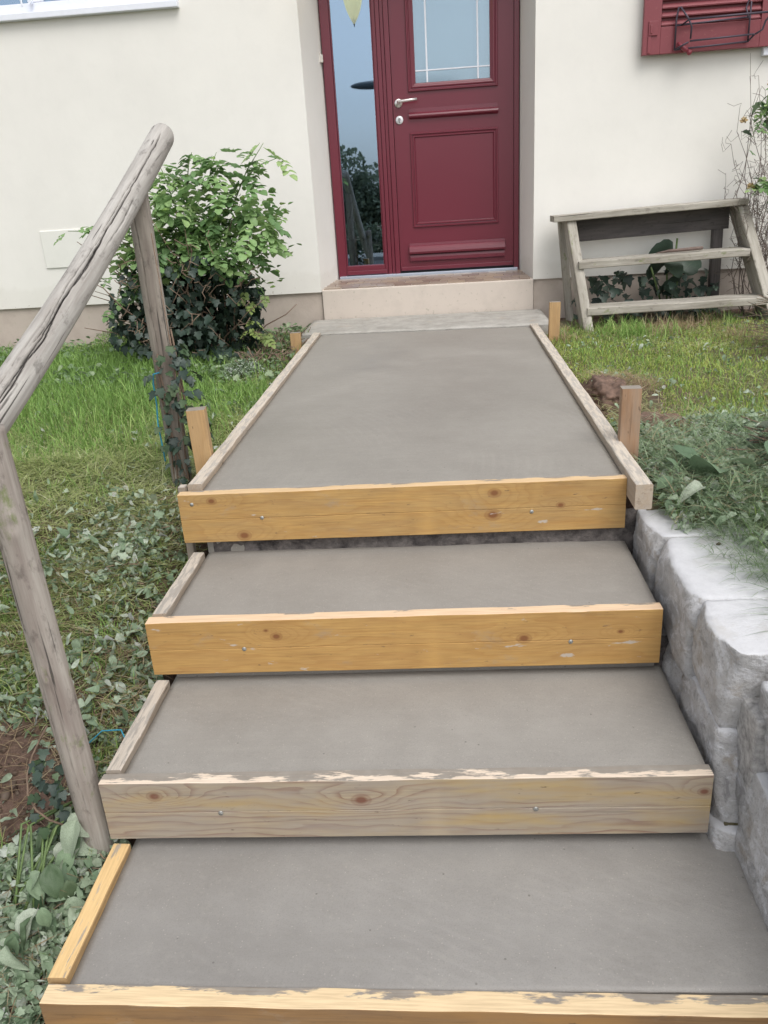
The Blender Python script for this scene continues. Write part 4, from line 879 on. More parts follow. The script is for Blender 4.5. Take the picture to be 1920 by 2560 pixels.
# --- left: long lush grass near the bush, matted cut grass, wilted leaves near the steps
def grass_patch(key, n, x0, x1, y0, y1, zf, Lr_, Wr, leanr, palette, dens=None, curl=.6, azc=None, lift=0):
    x, y = rnd_in(n, x0, x1, y0, y1)
    if dens is not None: k = RNG.uniform(0, 1, n) < dens(x, y); x, y = x[k], y[k]
    n = len(x); z = zf(x, y) - .004 + lift * RNG.uniform(0, 1, n); az = RNG.uniform(0, 2 * PI, n) if azc is None else azc + RNG.normal(0, .7, n)
    L = RNG.uniform(*Lr_, n); W_ = RNG.uniform(*Wr, n); le = RNG.uniform(*leanr, n); r = np.clip(RNG.uniform(0, 1, n) * .75 + .15 + .2 * wob(x, y, 6, 2), 0, 1)
    push(key, *blades(np.stack([x, y, z], -1), L, W_, az, le, pal(palette, r), curl))
def dlush(x, y): return np.clip(.5 + (y + 2.25) * 1.3 + .4 * wob(x, y, 5, 1), 0, 1) * np.clip((-1.02 - x) * 4 + (y < -1.6) * 2, 0.12, 1)
grass_patch('gl', 42000, -3.2, -.72, -2.7, -.25, z_left, (.05, .14), (.0022, .0045), (.1, .9), GREEN, dlush, .9)
grass_patch('gl', 26000, -3.0, -.72, -3.9, -.25, z_left, (.025, .07), (.002, .004), (.2, 1.0), GREEN, lambda x, y: np.clip(.35 + .6 * wob(x, y, 7, 4), 0, 1) * ~soilmask(x, y))
grass_patch('gl', 9000, -1.7, -.76, -4.3, -2.9, z_left, (.03, .10), (.0018, .0035), (.1, 1.2), GREEN, lambda x, y: (wob(x, y, 8, 6) > .25) * 1.0 * ~soilmask(x, y))
grass_patch('gl', 30000, -2.4, -.74, -4.3, -2.3, z_left, (.03, .09), (.0016, .0032), (.3, 1.4), GREEN, lambda x, y: np.clip(.25 + .8 * wob(x, y, 9, 7), 0, 1) * ~soilmask(x, y), .7)
flush('gl', 'lawn_grass', M_BLADE, 'lush green grass growing left of the steps under the handrail', 'grass')
def dcut(x, y): return np.clip(1.15 - abs(y + 2.65) * .75 + .5 * wob(x, y, 6, 5), 0.05, 1) * ~soilmask(x, y)
grass_patch('cl', 95000, -2.6, -.73, -4.2, -.9, z_left, (.045, .12), (.0016, .0038), (1.2, 1.6), OLIVE, dcut, .25, lift=.025)
grass_patch('cl', 16000, -1.7, -.73, -4.8, -2.9, z_left, (.04, .12), (.0012, .0026), (1.2, 1.6), STRAW, lambda x, y: np.clip(.35 + .5 * wob(x, y, 8, 5), 0, 1), .25, lift=.05)
flush('cl', 'cut_grass', M_BLADE, 'matted olive cut grass lying on the lawn left of the steps', 'grass')
def scatter_leaves(key, n, x0, x1, y0, y1, zf, S, palette, dens, tm, tilt=.35, lift=.02):
    x, y = rnd_in(n, x0, x1, y0, y1); k = RNG.uniform(0, 1, n) < dens(x, y); x, y = x[k], y[k]; n = len(x)
    z = zf(x, y) + RNG.uniform(.002, lift, n); r = np.clip(RNG.beta(2, 2, n), 0, 1)
    push(key, *leaf_cloud(np.stack([x, y, z], -1), RNG.uniform(*S, n), RNG.uniform(0, 6.28, n), RNG.normal(0, tilt, n), RNG.normal(0, tilt, n), pal(palette, r), tm))
def dwl(x, y): return np.clip(1.0 - (x + 0.74) / -.50 + .75 * wob(x, y, 8, 3), 0, 1) * np.clip((-2.95 - y) * 3 + .15, 0.06, 1) * np.where(soilmask(x, y), .12, 1)
for tm, n in ((L_OVAL, 1500), (L_OVAL2, 1500), (CR[0], 9000), (CR[1], 9000), (CR[2], 8000), (L_IVY, 6500), (L_STRIP, 14000)):
    scatter_leaves('wl', n, -2.2, -.715, -4.5, -1.6, z_left, (.008, .028), DULL, dwl, tm, .6, .05)
    scatter_leaves('wl', int(n * .10), -1.5, -.715, -4.5, -2.9, z_left, (.022, .040), DULL, lambda x, y: np.clip(.2 + .5 * wob(x, y, 9, 2), 0, 1) * np.where(soilmask(x, y), .2, 1), tm, .5, .06) if tm is not L_STRIP else None
    scatter_leaves('wl', int(n * .22), -2.6, -.72, -3.9, -1.0, z_left, (.012, .030), DULL, lambda x, y: np.clip(.2 + .5 * wob(x, y, 9, 2), 0, 1), tm, .4, .03)
    scatter_leaves('wl', int(n * .35), -1.6, -.70, -4.75, -4.0, z_left, (.012, .036), DULL, lambda x, y: np.where(soilmask(x, y), .05, .5), tm, .6, .06)
flush('wl', 'wilted_leaves', M_STUFF, 'grey green wilted leaves strewn over the bank left of the steps', 'leaves')
# strip of low ground ivy along the house, and small creeping leaves in the lawn
for tm, n in ((L_OVAL2, 1500), (L_IVY, 1300)):
    scatter_leaves('cr', n, -3.0, -.75, -1.5, -.05, z_left, (.025, .05), BLUEG[1:] + [(1.01, (.30, .38, .22))], lambda x, y: np.clip(.25 + .9 * wob(x, y, 4, 5) + (y > -.6) * .5 + (abs(x + 1.1) < .35) * .6, 0, 1), tm, .4, .07)
flush('cr', 'creeping_plants', M_STUFF, 'low creeping leaves along the foot of the plinth around the bush', 'ground cover')
def dwr(x, y): return np.clip(1.3 - abs(y + 3.05) / .42 + .3 * wob(x, y, 8, 3), 0, 1)
# --- right: short lawn, straw, wilted leaves by the rail, wiry grass over the wall
def dr(x, y): return np.clip(.8 + .6 * wob(x, y, 5, 3), .08, 1) * (np.hypot((x - .80) / .17, (y + 2.15) / .3) > 1)
grass_patch('gr', 60000, .69, 2.7, -3.1, -.45, z_right, (.015, .042), (.0018, .0038), (.3, 1.3), LIME, dr, .6)
grass_patch('gr', 16000, .70, 2.6, -3.4, -.6, z_right, (.03, .06), (.0018, .0035), (.2, 1.1), GREEN, dr, .6)
grass_patch('gr', 5200, .95, 1.65, -1.05, -.60, z_right, (.06, .16), (.0022, .004), (.05, 1.1), GREEN, lambda x, y: np.clip(1.6 * np.exp(-(((x - 1.20) / .13) ** 2 + ((y + .80) / .12) ** 2)) * (wob(x, y, 14, 3) + .6), 0, 1), .9)
grass_patch('gr', 2500, .74, 2.6, -.75, -.35, z_right, (.04, .13), (.002, .0035), (.1, 1.1), GREEN, lambda x, y: np.clip(.1 + 1.1 * wob(x, y, 9, 4), 0, 1), .9)
flush('gr', 'lawn_grass', M_BLADE, 'short yellowish green lawn right of the landing in front of the step unit', 'grass')
grass_patch('sr', 26000, .70, 2.6, -3.15, -.4, z_right, (.03, .09), (.0014, .003), (1.25, 1.62), STRAW, lambda x, y: np.clip(.10 + .9 * wob(x, y, 6, 1) + .6 * (y > -.95) * (x < 1.9), 0, 1), .25, lift=.03)
grass_patch('sr', 3000, .70, 1.05, -2.45, -1.85, z_right, (.03, .09), (.0012, .0025), (1.1, 1.6), STRAW, lambda x, y: 1.0 * (np.hypot((x - .83) / .15, (y + 2.0) / .22) < 1.05) * (x > .745), .3, lift=.03)
grass_patch('sr', 22000, .70, 2.6, -3.4, -.9, z_right, (.03, .08), (.0014, .003), (1.25, 1.6), OLIVE, lambda x, y: np.clip(.3 + .8 * wob(x, y, 7, 2) + (y < -2.4) * .5, 0, 1), .25, lift=.03)
grass_patch('sr', 9000, .70, 1.5, -3.45, -2.5, z_right, (.04, .11), (.0014, .0028), (1.0, 1.6), BLUEG, dwr, .3, lift=.07)
grass_patch('sr', 3500, .70, 1.5, -3.45, -2.5, z_right, (.04, .12), (.0014, .0026), (1.1, 1.6), STRAW, lambda x, y: np.clip(.3 + .9 * wob(x, y, 9, 3), 0, 1), .3, lift=.06)
grass_patch('sr', 3200, .74, 2.4, -1.0, -.45, z_right, (.05, .12), (.002, .0036), (.1, 1.3), STRAW, lambda x, y: (wob(x, y, 8, 6) > .15) * 1.0, .7)
flush('sr', 'dry_grass', M_BLADE, 'straw coloured dry grass on the lawn right of the landing', 'grass')
for tm, n in ((L_OVAL, 1500), (L_OVAL2, 900), (CR[0], 3200), (CR[1], 3200), (L_STRIP, 9000), (L_IVY, 900)):
    scatter_leaves('wr', n, .70, 1.6, -3.45, -2.5, z_right, (.011, .032), DULL, dwr, tm, .35, .045)
    scatter_leaves('wr', int(n * .25), .72, 2.4, -2.6, -.6, z_right, (.012, .03), DULL, lambda x, y: np.clip(.1 + .5 * wob(x, y, 7, 5), 0, 1), tm, .3, .035)
    scatter_leaves('wr', int(n * .5), .82, 1.4, -4.3, -3.3, z_right, (.015, .035), DULL, lambda x, y: np.clip((x - .86) * 2.5 + .7 * wob(x, y, 9, 1), 0, .5), tm, .4, .05)
flush('wr', 'wilted_leaves', M_STUFF, 'wilted pale leaves heaped beside the right end of the landing', 'leaves')
def dwire(x, y): return np.clip((x - (.735 + .09 * (-3.3 - y) + .035 * wob(x, y, 9, 2))) * 9, 0, 1)
grass_patch('wg', 11000, .68, 1.4, -4.1, -3.2, lambda x, y: z_right(x, y) + .012, (.05, .15), (.0010, .0022), (.7, 1.5), BLUEG, dwire, .45, azc=3.9)
grass_patch('wg', 2500, .80, 1.4, -4.6, -3.3, lambda x, y: z_right(x, y) + .01, (.04, .11), (.0012, .0026), (.2, 1.3), GREEN, lambda x, y: np.clip((x - .82) * 6, 0, 1), .6)
flush('wg', 'wiry_grass', M_BLADE, 'thin wiry grass hanging over the pale top of the stone wall', 'grass')

# earth clods beside the reddish stake
M_EARTH = plain_mat('clod_earth', (.15, .095, .07), .95, bump=1., var=.45, sc=45)
def clod(c, r, seed, label):
    bm = bmesh.new(); bmesh.ops.create_icosphere(bm, subdivisions=5, radius=1)
    for v in bm.verts:
        p = v.co.copy(); q = Vector((p.x * r[0], p.y * r[1], p.z * r[2])); f = 1 + .28 * mnoise.noise(p * 1.7 + Vector((seed, 0, 0))) + .16 * mnoise.noise(p * 5 + Vector((0, seed, 0))) + .07 * abs(mnoise.noise(p * 14))
        v.co = q * f + Vector(c)
    tag(link('earth_clod', from_bm('earth_clod', bm, True), M_EARTH), label, 'clod', 'clods of dug earth')
clod((.775, -2.12, -.325), (.085, .20, .085), 2, 'dark dug out clod of turf and roots between the landing and the reddish stake')
clod((.875, -2.55, -.335), (.115, .10, .045), 5, 'broad reddish brown clod of earth on the lawn right of the reddish stake')

# pebbles and clods on bare earth at lower left, dark earth beside rails
def crumbs():
    n = 1500; x, y = rnd_in(n, -1.35, -.72, -4.35, -3.3); k = (soilmask(x, y) | (RNG.uniform(0, 1, n) < .25) | (x > -.8)); x, y = x[k], y[k]; n = len(x)
    ico = bmesh.new(); bmesh.ops.create_icosphere(ico, subdivisions=1, radius=1); tv = np.array([v.co[:] for v in ico.verts]); tf = np.array([[v.index for v in f.verts] for f in ico.faces]); ico.free()
    tv = tv * np.array([1, .8, .6]) ; S = RNG.gamma(2, .0026, n) + .002; z = z_left(x, y)
    c = pal([(0, (.07, .042, .03)), (.7, (.15, .10, .075)), (1, (.26, .21, .17))], RNG.uniform(0, 1, n))
    v, f, c = leaf_cloud(np.stack([x, y, z], -1), S, RNG.uniform(0, 6, n), RNG.normal(0, .6, n), RNG.normal(0, .6, n), c, (tv, tf)); v = v + RNG.normal(0, .0012, v.shape)
    col_mesh('soil_crumbs', v, f, c, M_STUFF, 'crumbs of brown soil on the bare bank beside the lower post', 'soil')
crumbs()

# ------------------------------------------------------------------ plants with leaves as parts
def compound(n_pairs=3, L=.10, seed=0):
    rnd = random.Random(seed); V = []; F = []; o = 0
    def add(px, py, ang, s_):
        nonlocal o
        tv, tf = outline_leaf([(0, .01), (.22, .30), (.58, .36), (.85, .2), (1, 0)], .3, .25); c, sn = math.cos(ang), math.sin(ang)
        for (x, y, z) in tv * s_: V.append((px + x * c - y * sn, py + x * sn + y * c, z - .6 * px * px / L))
        for t in tf: F.append(tuple(int(q + o) for q in t))
        o += len(tv)
    for k in range(n_pairs):
        x = L * (.28 + .22 * k)
        for sg in (1, -1): add(x, 0, sg * rnd.uniform(.9, 1.2), L * rnd.uniform(.36, .44))
    add(L * (.28 + .22 * (n_pairs - 1)) + L * .12, 0, 0, L * .48)
    b = len(V); V += [(0, -.0008, 0), (0, .0008, 0), (L * .9, 0, -.6 * L * .7)]; F.append((b, b + 1, b + 2))
    me = bpy.data.meshes.new('leaf'); me.from_pydata(V, [], F)
    for p in me.polygons: p.use_smooth = True
    return me
ROSE = [compound(3, .135, 1), compound(2, .115, 2), compound(3, .15, 3)]
for m_ in ROSE: m_.materials.append(M_ROSE)
ROSEP = compound(2, .09, 5); ROSEP.materials.append(M_ROSEPALE)
IVYM = mesh_from(L_IVY, 'leaf'); IVYM.materials.append(M_IVY); IVYG = mesh_from(L_IVY, 'leaf'); IVYG.materials.append(M_IVYG)
WM = []
for tm in (L_OVAL, L_OVAL2, L_CURL): m_ = mesh_from(tm, 'leaf'); m_.materials.append(M_WILT); WM.append(m_)
def place_leaf(me, par, p, az, tilt, roll, s_): 
    M = T(*p) @ Matrix.Rotation(az, 4, 'Z') @ Matrix.Rotation(tilt, 4, 'Y') @ Matrix.Rotation(roll, 4, 'X') @ Matrix.Scale(s_, 4)
    return link('leaf', me, None, par, M)
M_TWIG = plain_mat('brown_twig', (.20, .14, .10), .9, bump=.5, var=.35, sc=80); M_GSTEM = plain_mat('green_stem', (.12, .18, .06), .6, var=.3)
M_DTWIG = plain_mat('grey_brown_twig', (.17, .135, .115), .9, var=.3, sc=60)

bush = empty('rose_bush', (-1.25, -.75, -.33), 'green leafy rose bush growing out of a dark ivy clump against the cream wall', 'bush')
rb = random.Random(5); cen = Vector((-1.20, -.72, .0))
bmS = bmesh.new(); tips = []
for k in range(46):
    a = rb.uniform(0, 2 * PI); r0 = rb.uniform(.02, .22); b0 = Vector((-1.25 + r0 * math.cos(a), -.72 + r0 * .7 * math.sin(a), -.34))
    tx = rb.uniform(-.62, .42); ty = rb.uniform(-.32, .28); H_ = rb.uniform(.25, 1.02) * (1 - .25 * abs(tx + .1))
    pts = [b0 + Vector((tx * t * (.5 + .5 * t) + rb.uniform(-.02, .02), ty * t, H_ * t * (1.05 - .1 * t))) + Vector((rb.uniform(-.025, .025), rb.uniform(-.02, .02), 0)) for t in (0, .2, .4, .6, .8, 1)]
    tube_bm(bmS, pts, [.007, .006, .005, .004, .003, .002], 5); tips.append(pts)
for k in range(60):   # bare crooked twigs in the middle
    p = Vector((-1.22 + rb.uniform(-.38, .40), -1.02 + rb.uniform(-.1, .12), rb.uniform(-.25, .32))); pts = [p]
    for _ in range(4): pts.append(pts[-1] + Vector((rb.uniform(-.05, .05), rb.uniform(-.04, .03), rb.uniform(-.03, .06))))
    tube_bm(bmS, pts, .0025, 4)
link('stems', from_bm('stems', bmS, True), M_TWIG, bush)
shoots = [((-1.22, -.80, .62), (-1.16, -.82, .80)), ((-1.10, -.82, .60), (-1.02, -.84, .79)), ((-.98, -.82, .50), (-.76, -.84, .82)), ((-.92, -.82, .62), (-.70, -.84, .74)), ((-.95, -.8, .40), (-.70, -.82, .45)), ((-1.5, -.8, .5), (-1.50, -.82, .68)), ((-1.55, -.8, .35), (-1.93, -.82, .44)), ((-1.5, -.8, .1), (-1.83, -.85, .18)), ((-1.3, -.82, .55), (-1.34, -.84, .74)), ((-.95, -.82, .28), (-.73, -.84, .34)), ((-1.05, -.85, .66), (-.98, -.85, .72))]
bmG = bmesh.new()
for a, b in shoots:
    a, b = Vector(a), Vector(b); m_ = (a + b) / 2 + Vector((0, 0, .03)); tube_bm(bmG, [a, m_, b], [.004, .003, .0015], 5)
    for t in np.linspace(.15, 1.02, 8):
        p = a.lerp(b, t) + Vector((0, 0, .03 * 4 * t * (1 - t)))
        place_leaf(rb.choice(ROSE), bush, p, rb.uniform(0, 2 * PI), rb.uniform(-.5, .4), rb.uniform(-.4, .4), rb.uniform(.6, .95))
tag(link('shoots', from_bm('shoots', bmG, True), M_GSTEM, bush), kind='stuff')
cnt = 0
while cnt < 205:
    x = rb.gauss(-1.18, .26); z = rb.gauss(.42, .17); y = rb.gauss(-.90, .09)
    if not (-1.72 < x < -.72 and .02 < z < .74): continue
    if ((x + 1.2) / .52) ** 2 + ((z - .38) / .36) ** 2 > 1: continue
    if z < .22 and -1.45 < x < -.92: continue
    place_leaf(rb.choice(ROSE), bush, (x, y, z), rb.uniform(-PI, 0) if rb.random() < .7 else rb.uniform(0, PI), rb.uniform(-.1, .75), rb.uniform(-.5, .5), rb.uniform(.75, 1.1)); cnt += 1
for k in range(30):   # pale yellow-green lower right, and left fringe
    if k < 18: p = (rb.uniform(-.95, -.78), -.95 + rb.uniform(-.06, .05), rb.uniform(-.22, .08))
    else: p = (rb.uniform(-1.78, -1.5), -.85 + rb.uniform(-.06, .05), rb.uniform(-.05, .2))
    place_leaf(ROSEP if k < 18 else ROSE[1], bush, p, rb.uniform(-PI, 0), rb.uniform(0, .9), rb.uniform(-.5, .5), rb.uniform(.6, .95))
# the many leaves behind, joined
n = 1150; P_ = []
while len(P_) < n:
    x = rb.gauss(-1.2, .30); z = rb.gauss(.38, .20); y = rb.gauss(-.72, .17)
    if ((x + 1.2) / .56) ** 2 + ((z - .36) / .42) ** 2 + ((y + .72) / .34) ** 2 > 1: continue
    if z < .2 and -1.4 < x < -.95 and y < -.85: continue
    P_.append((x, y, z))
P_ = np.array(P_); push('rb', *leaf_cloud(P_, RNG.uniform(.035, .055, n), RNG.uniform(0, 6.28, n), RNG.uniform(-.2, .9, n), RNG.normal(0, .5, n), pal([(0, (.10, .19, .06)), (.6, (.18, .31, .09)), (1, (.30, .44, .13))], RNG.uniform(0, 1, n)), L_OVAL2))
vs, fs, cs = acc['rb'][0]; col_mesh('foliage', vs, fs, cs, M_STUFF, parent=bush)
# ivy clump in the lower half
ivy = empty('ivy_clump', (-1.2, -.8, -.33), 'dense dark green ivy filling the lower half of the rose bush', 'ivy')
cnt = 0
while cnt < 300:
    a = rb.uniform(0, 2 * PI); x = -1.19 + rb.uniform(-.46, .44); z = rb.uniform(-.36, .30)
    if ((x + 1.19) / .46) ** 2 + ((z + .06) / .38) ** 2 > 1: continue
    y = -.78 - .25 * math.sqrt(max(0, 1 - ((x + 1.19) / .48) ** 2)) + rb.uniform(-.06, .10)
    place_leaf(IVYM, ivy, (x, y, z), rb.uniform(-2.6, -.5), rb.uniform(.5, 1.45), rb.uniform(-.8, .8), rb.uniform(.030, .066)); cnt += 1
n = 1900; P_ = []
while len(P_) < n:
    q = RNG.normal(0, .5, 3)
    if np.linalg.norm(q) > 1: continue
    P_.append((-1.19 + .47 * q[0], -.72 + .30 * q[1], -.06 + .38 * q[2]))
P_ = np.array(P_); vs, fs, cs = leaf_cloud(P_, RNG.uniform(.04, .065, n), RNG.uniform(-3.14, 3.14, n), RNG.uniform(.2, 1.4, n), RNG.normal(0, .6, n), pal([(0, (.014, .028, .02)), (1, (.04, .07, .045))], RNG.uniform(0, 1, n)), L_IVY)
col_mesh('foliage', vs, fs, cs, M_STUFF, parent=ivy)
bush.location.x -= .07; ivy.location.x -= .20
# cut twigs lying between bush and landing
bm = bmesh.new()
for k in range(150):
    p = Vector((rb.uniform(-1.0, -.74), rb.uniform(-1.25, -.35), -.30 + rb.uniform(0, .05))); d = Vector((rb.uniform(-.07, .07), rb.uniform(-.06, .06), rb.uniform(.0, .07))); tube_bm(bm, [p, p + d * .5 + Vector((0, 0, rb.uniform(-.01, .01))), p + d], .0025, 4)
tag(link('cut_twigs', from_bm('cut_twigs', bm, True), M_TWIG), 'heap of cut brown twigs between the rose bush and the landing', 'twigs', kind='stuff')
# feathery low herb left of the bush
def herb(name, c, r, h, n, label, palette, cat='plant', S=(.008, .016)):
    o = empty(name, c, label, cat); q = RNG.normal(0, .45, (n, 2)); q = q[np.hypot(q[:, 0], q[:, 1]) < 1]; m = len(q)
    zt = c[2] + h * np.sqrt(np.clip(1 - np.hypot(q[:, 0], q[:, 1]), .02, 1)) * RNG.uniform(.3, 1, m)
    P_ = np.stack([c[0] + q[:, 0] * r, c[1] + q[:, 1] * r * .7, zt], -1)
    vs, fs, cs = leaf_cloud(P_, RNG.uniform(*S, m), RNG.uniform(0, 6.28, m), RNG.normal(0, .7, m), RNG.normal(0, .6, m), pal(palette, RNG.uniform(0, 1, m)), L_OVAL)
    col_mesh('foliage', vs, fs, cs, M_STUFF, parent=o); bm = bmesh.new()
    for k in range(60):
        a = rb.uniform(0, 6.28); rr = rb.uniform(.1, .8) * r; tube_bm(bm, [(c[0], c[1], c[2]), (c[0] + rr * .5 * math.cos(a), c[1] + rr * .4 * math.sin(a), c[2] + h * .6), (c[0] + rr * math.cos(a), c[1] + rr * .7 * math.sin(a), c[2] + h * rb.uniform(.6, .95))], .0014, 4)
    link('stems', from_bm('stems', bm), M_GSTEM, o); return o
herb('feathery_herb', (-1.98, -.33, -.33), .26, .20, 2600, 'feathery green herb growing at the plinth left of the rose bush', GREEN)
herb('grey_herb', (-.99, -1.25, -.34), .16, .10, 1500, 'low greyish herb at the foot of the ivy clump beside the landing', DULL)

# ivy climbing the upper post, and its tie
M_BLUE = plain_mat('blue_twine', (.03, .28, .42), .5)
iv2 = empty('ivy_vine', (-.80, -2.85, -.42), 'ivy climbing the upper handrail post beside the orange stake', 'ivy')
bm = bmesh.new()
for k in range(7):
    a = rb.uniform(-2.2, .5); pts = []
    for t in np.linspace(0, 1, 9):
        aa = a + .5 * math.sin(t * 4 + k); rr = .045; pts.append((-.861 + rr * math.cos(aa) + .02 * (1 - t), -2.80 + rr * math.sin(aa), -.45 + t * rb.uniform(.40, .60)))
    tube_bm(bm, pts, .0028, 5)
tube_bm(bm, [(-.83, -2.84, -.2), (-.81, -2.85, .0), (-.815, -2.84, .15), (-.82, -2.84, .45)], .002, 5)
link('stems', from_bm('stems', bm, True), M_TWIG, iv2)
for k in range(150):
    z = -.46 + .56 * (rb.random() ** .9); a = rb.uniform(-2.3, .9); rr = .05 + .035 * rb.random() * (1 if z < .02 else .3)
    p = (-.850 + rr * math.cos(a) * 1.15 + (.02 if z < -.0 else 0), -2.81 + rr * math.sin(a), z)
    place_leaf(IVYM if rb.random() < .6 else IVYG, iv2, p, a + rb.uniform(-.8, .8), rb.uniform(.3, 1.3), rb.uniform(-.6, .6), rb.uniform(.022, .042))
tag(tube('blue_string', [(-.86, -2.85, .01), (-.885, -2.85, .005), (-.895, -2.84, -.03), (-.893, -2.845, -.10), (-.900, -2.845, -.17), (-.895, -2.85, -.25), (-.89, -2.86, -.30)], .0028, M_BLUE, None, 6), 'blue string tied round the ivy covered post', 'string')
tag(tube('blue_string', [(-.84, -3.86, -.73), (-.80, -3.84, -.70), (-.745, -3.85, -.69), (-.72, -3.88, -.71)], .0018, M_BLUE, None, 6), 'short blue string lying on the bank left of the third tread', 'string')
# wilted large leaved plant by the lower post
wp = empty('wilted_plant', (-.83, -4.16, -.95), 'drooping large leaved plant with pale folded leaves at the foot of the lower post', 'plant')
L_BIG = outline_leaf([(0, .02), (.08, .22), (.22, .36), (.4, .42), (.6, .38), (.8, .25), (.93, .12), (1, 0)], .35, .45); L_BIG2 = outline_leaf([(0, .02), (.1, .3), (.3, .45), (.55, .42), (.8, .25), (1, 0)], .9, .8)
BIGM = []
for tm in BIGC: m_ = mesh_from(tm, 'leaf'); m_.materials.append(M_WILT); BIGM.append(m_)
BIGG = mesh_from(BIGC[2], 'leaf'); BIGG.materials.append(M_IVYG)
for k in range(60):
    t = k / 60; c = Vector((-.80, -4.03, -.80)).lerp(Vector((-.87, -4.28, -.93)), t); p = c + Vector((rb.uniform(-.05, .06), rb.uniform(-.05, .05), rb.uniform(-.05, .05)))
    place_leaf(rb.choice(BIGM + [BIGG]), wp, p, rb.uniform(-2.4, -.6), rb.uniform(.3, 1.4), rb.uniform(-.9, .9), rb.uniform(.045, .085))
for k in range(70):
    p = (rb.uniform(-1.1, -.76), rb.uniform(-4.5, -4.2), 0); p = (p[0], p[1], float(z_left(np.array([p[0]]), np.array([p[1]]))[0]) + rb.uniform(.01, .05)); place_leaf(rb.choice(BIGM + WM[2:]), wp, p, rb.uniform(0, 6.28), rb.uniform(-.6, .7), rb.uniform(-.8, .8), rb.uniform(.022, .05))
bm = bmesh.new()
for k in range(9): tube_bm(bm, [(-.79 + rb.uniform(-.02, .02), -3.95, -.80), (-.85 + rb.uniform(-.06, .04), -4.08, -.80 + rb.uniform(-.03, .03)), (-.86 + rb.uniform(-.08, .05), -4.22, -.92)], .003, 5)
link('stems', from_bm('stems', bm, True), M_GSTEM, wp)
iv3 = empty('ivy_sprig', (-.80, -4.0, -.75), 'small dark ivy sprig wrapping the foot of the lower handrail post', 'ivy')
bm = bmesh.new(); pts = [(-.845 + .035 * math.cos(t * 5), -4.05 + .045 * math.sin(t * 5 + 3), -.82 + t * .26) for t in np.linspace(0, 1, 9)]; tube_bm(bm, pts, .0025, 5); link('stems', from_bm('stems', bm, True), M_TWIG, iv3)
for k in range(34):
    z = rb.uniform(-.95, -.58); p = (-.815 + rb.uniform(-.05, .03) - (.02 if z < -.75 else 0), -4.075 + rb.uniform(-.03, .03), z); place_leaf(IVYM if rb.random() < .7 else IVYG, iv3, p, rb.uniform(-2.6, -.6), rb.uniform(.3, 1.2), rb.uniform(-.5, .5), rb.uniform(.018, .034))
# roots and dry stems hanging down the bank edge
bm = bmesh.new()
for k in range(230):
    y = rb.uniform(-4.4, -2.9); x = rb.uniform(-.92, -.70); z = float(z_left(np.array([x]), np.array([y]))[0]) + rb.uniform(0, .04); p = Vector((x, y, z)); pts = [p]
    for _ in range(4): pts.append(pts[-1] + Vector((rb.uniform(-.03, .03), rb.uniform(-.03, .03), rb.uniform(-.014, .012))))
    tube_bm(bm, pts, rb.uniform(.0008, .002), 4)
tag(link('loose_roots', from_bm('loose_roots', bm, True), plain_mat('root', (.24, .18, .12), .9, var=.4)), 'loose roots and dry stems on the earth edge left of the steps', 'roots', kind='stuff')

# large-leaf plant behind the step unit, dark ivy on the plinth
cb = empty('broad_leaf_plant', (1.52, -.08, -.32), 'dark broad leaved plant standing behind the treads of the wooden step unit', 'plant')
L_CABT = outline_leaf([(0, .03), (-.05, .25), (.1, .42), (.3, .48), (.45, .40), (.6, .42), (.8, .28), (.9, .15), (1, 0)], .18, .35); cm = mesh_from(L_CABT, 'leaf'); cm.materials.append(M_CAB)
for (p, az, ti, ro, sc_) in (((1.50, -.13, .055), 3.0, .35, .45, .15), ((1.47, -.16, .03), 2.2, .5, .1, .14), ((1.50, -.18, .04), -.9, .55, .3, .13), ((1.53, -.12, .12), 2.9, .1, .75, .15), ((1.60, -.14, -.03), .35, -.7, .85, .16), ((1.58, -.16, -.08), 2.9, .25, .5, .14), ((1.48, -.2, -.12), -.2, .35, .3, .12), ((1.66, -.1, -.1), .1, .5, .3, .12)):
    place_leaf(cm, cb, p, az, ti, ro, sc_)
bm = bmesh.new()
for a, b in (((1.53, -.1, -.32), (1.50, -.13, .06)), ((1.54, -.1, -.32), (1.56, -.12, .17)), ((1.55, -.1, -.32), (1.58, -.14, -.03)), ((1.52, -.1, -.32), (1.40, -.16, .01))): tube_bm(bm, [a, Vector(a).lerp(Vector(b), .5) + Vector((0, -.02, 0)), b], .006, 6)
link('stems', from_bm('stems', bm, True), M_GSTEM, cb)
iw = empty('ivy_fringe', (1.3, -.08, -.3), 'dark ivy creeping along the plinth behind the wooden step unit', 'ivy')
for k in range(150):
    p = (rb.uniform(.95, 1.85), rb.uniform(-.30, -.04), rb.uniform(-.30, -.06) if rb.random() < .8 else rb.uniform(-.1, .0)); place_leaf(IVYM, iw, p, rb.uniform(-2.6, -.5), rb.uniform(.2, 1.2), rb.uniform(-.5, .5), rb.uniform(.04, .075))
# climbing plant on the right edge: dry stems, some green leaves, three faded flowers
cl = empty('climbing_plant', (2.08, -.3, -.3), 'straggly climber with dry stems and faded yellow flowers at the right edge of the wall', 'plant')
bm = bmesh.new()
for k in range(60):
    p = Vector((2.03 + rb.uniform(-.08, .25), -.25 + rb.uniform(-.12, .12), -.3)); pts = [p]; hh = rb.uniform(.5, 1.5)
    for q in range(9): pts.append(pts[-1] + Vector((rb.uniform(-.05, .045) - (.012 if k % 3 == 0 else 0), rb.uniform(-.03, .03), hh / 9)))
    tube_bm(bm, pts, [.0035 - .00025 * i for i in range(10)], 4)
    for q in range(7):
        b0 = rb.choice(pts[1:]); tw = [b0]
        for _ in range(3): tw.append(tw[-1] + Vector((rb.uniform(-.05, .03), rb.uniform(-.03, .03), rb.uniform(-.035, .05))))
        tube_bm(bm, tw, .0013, 3)
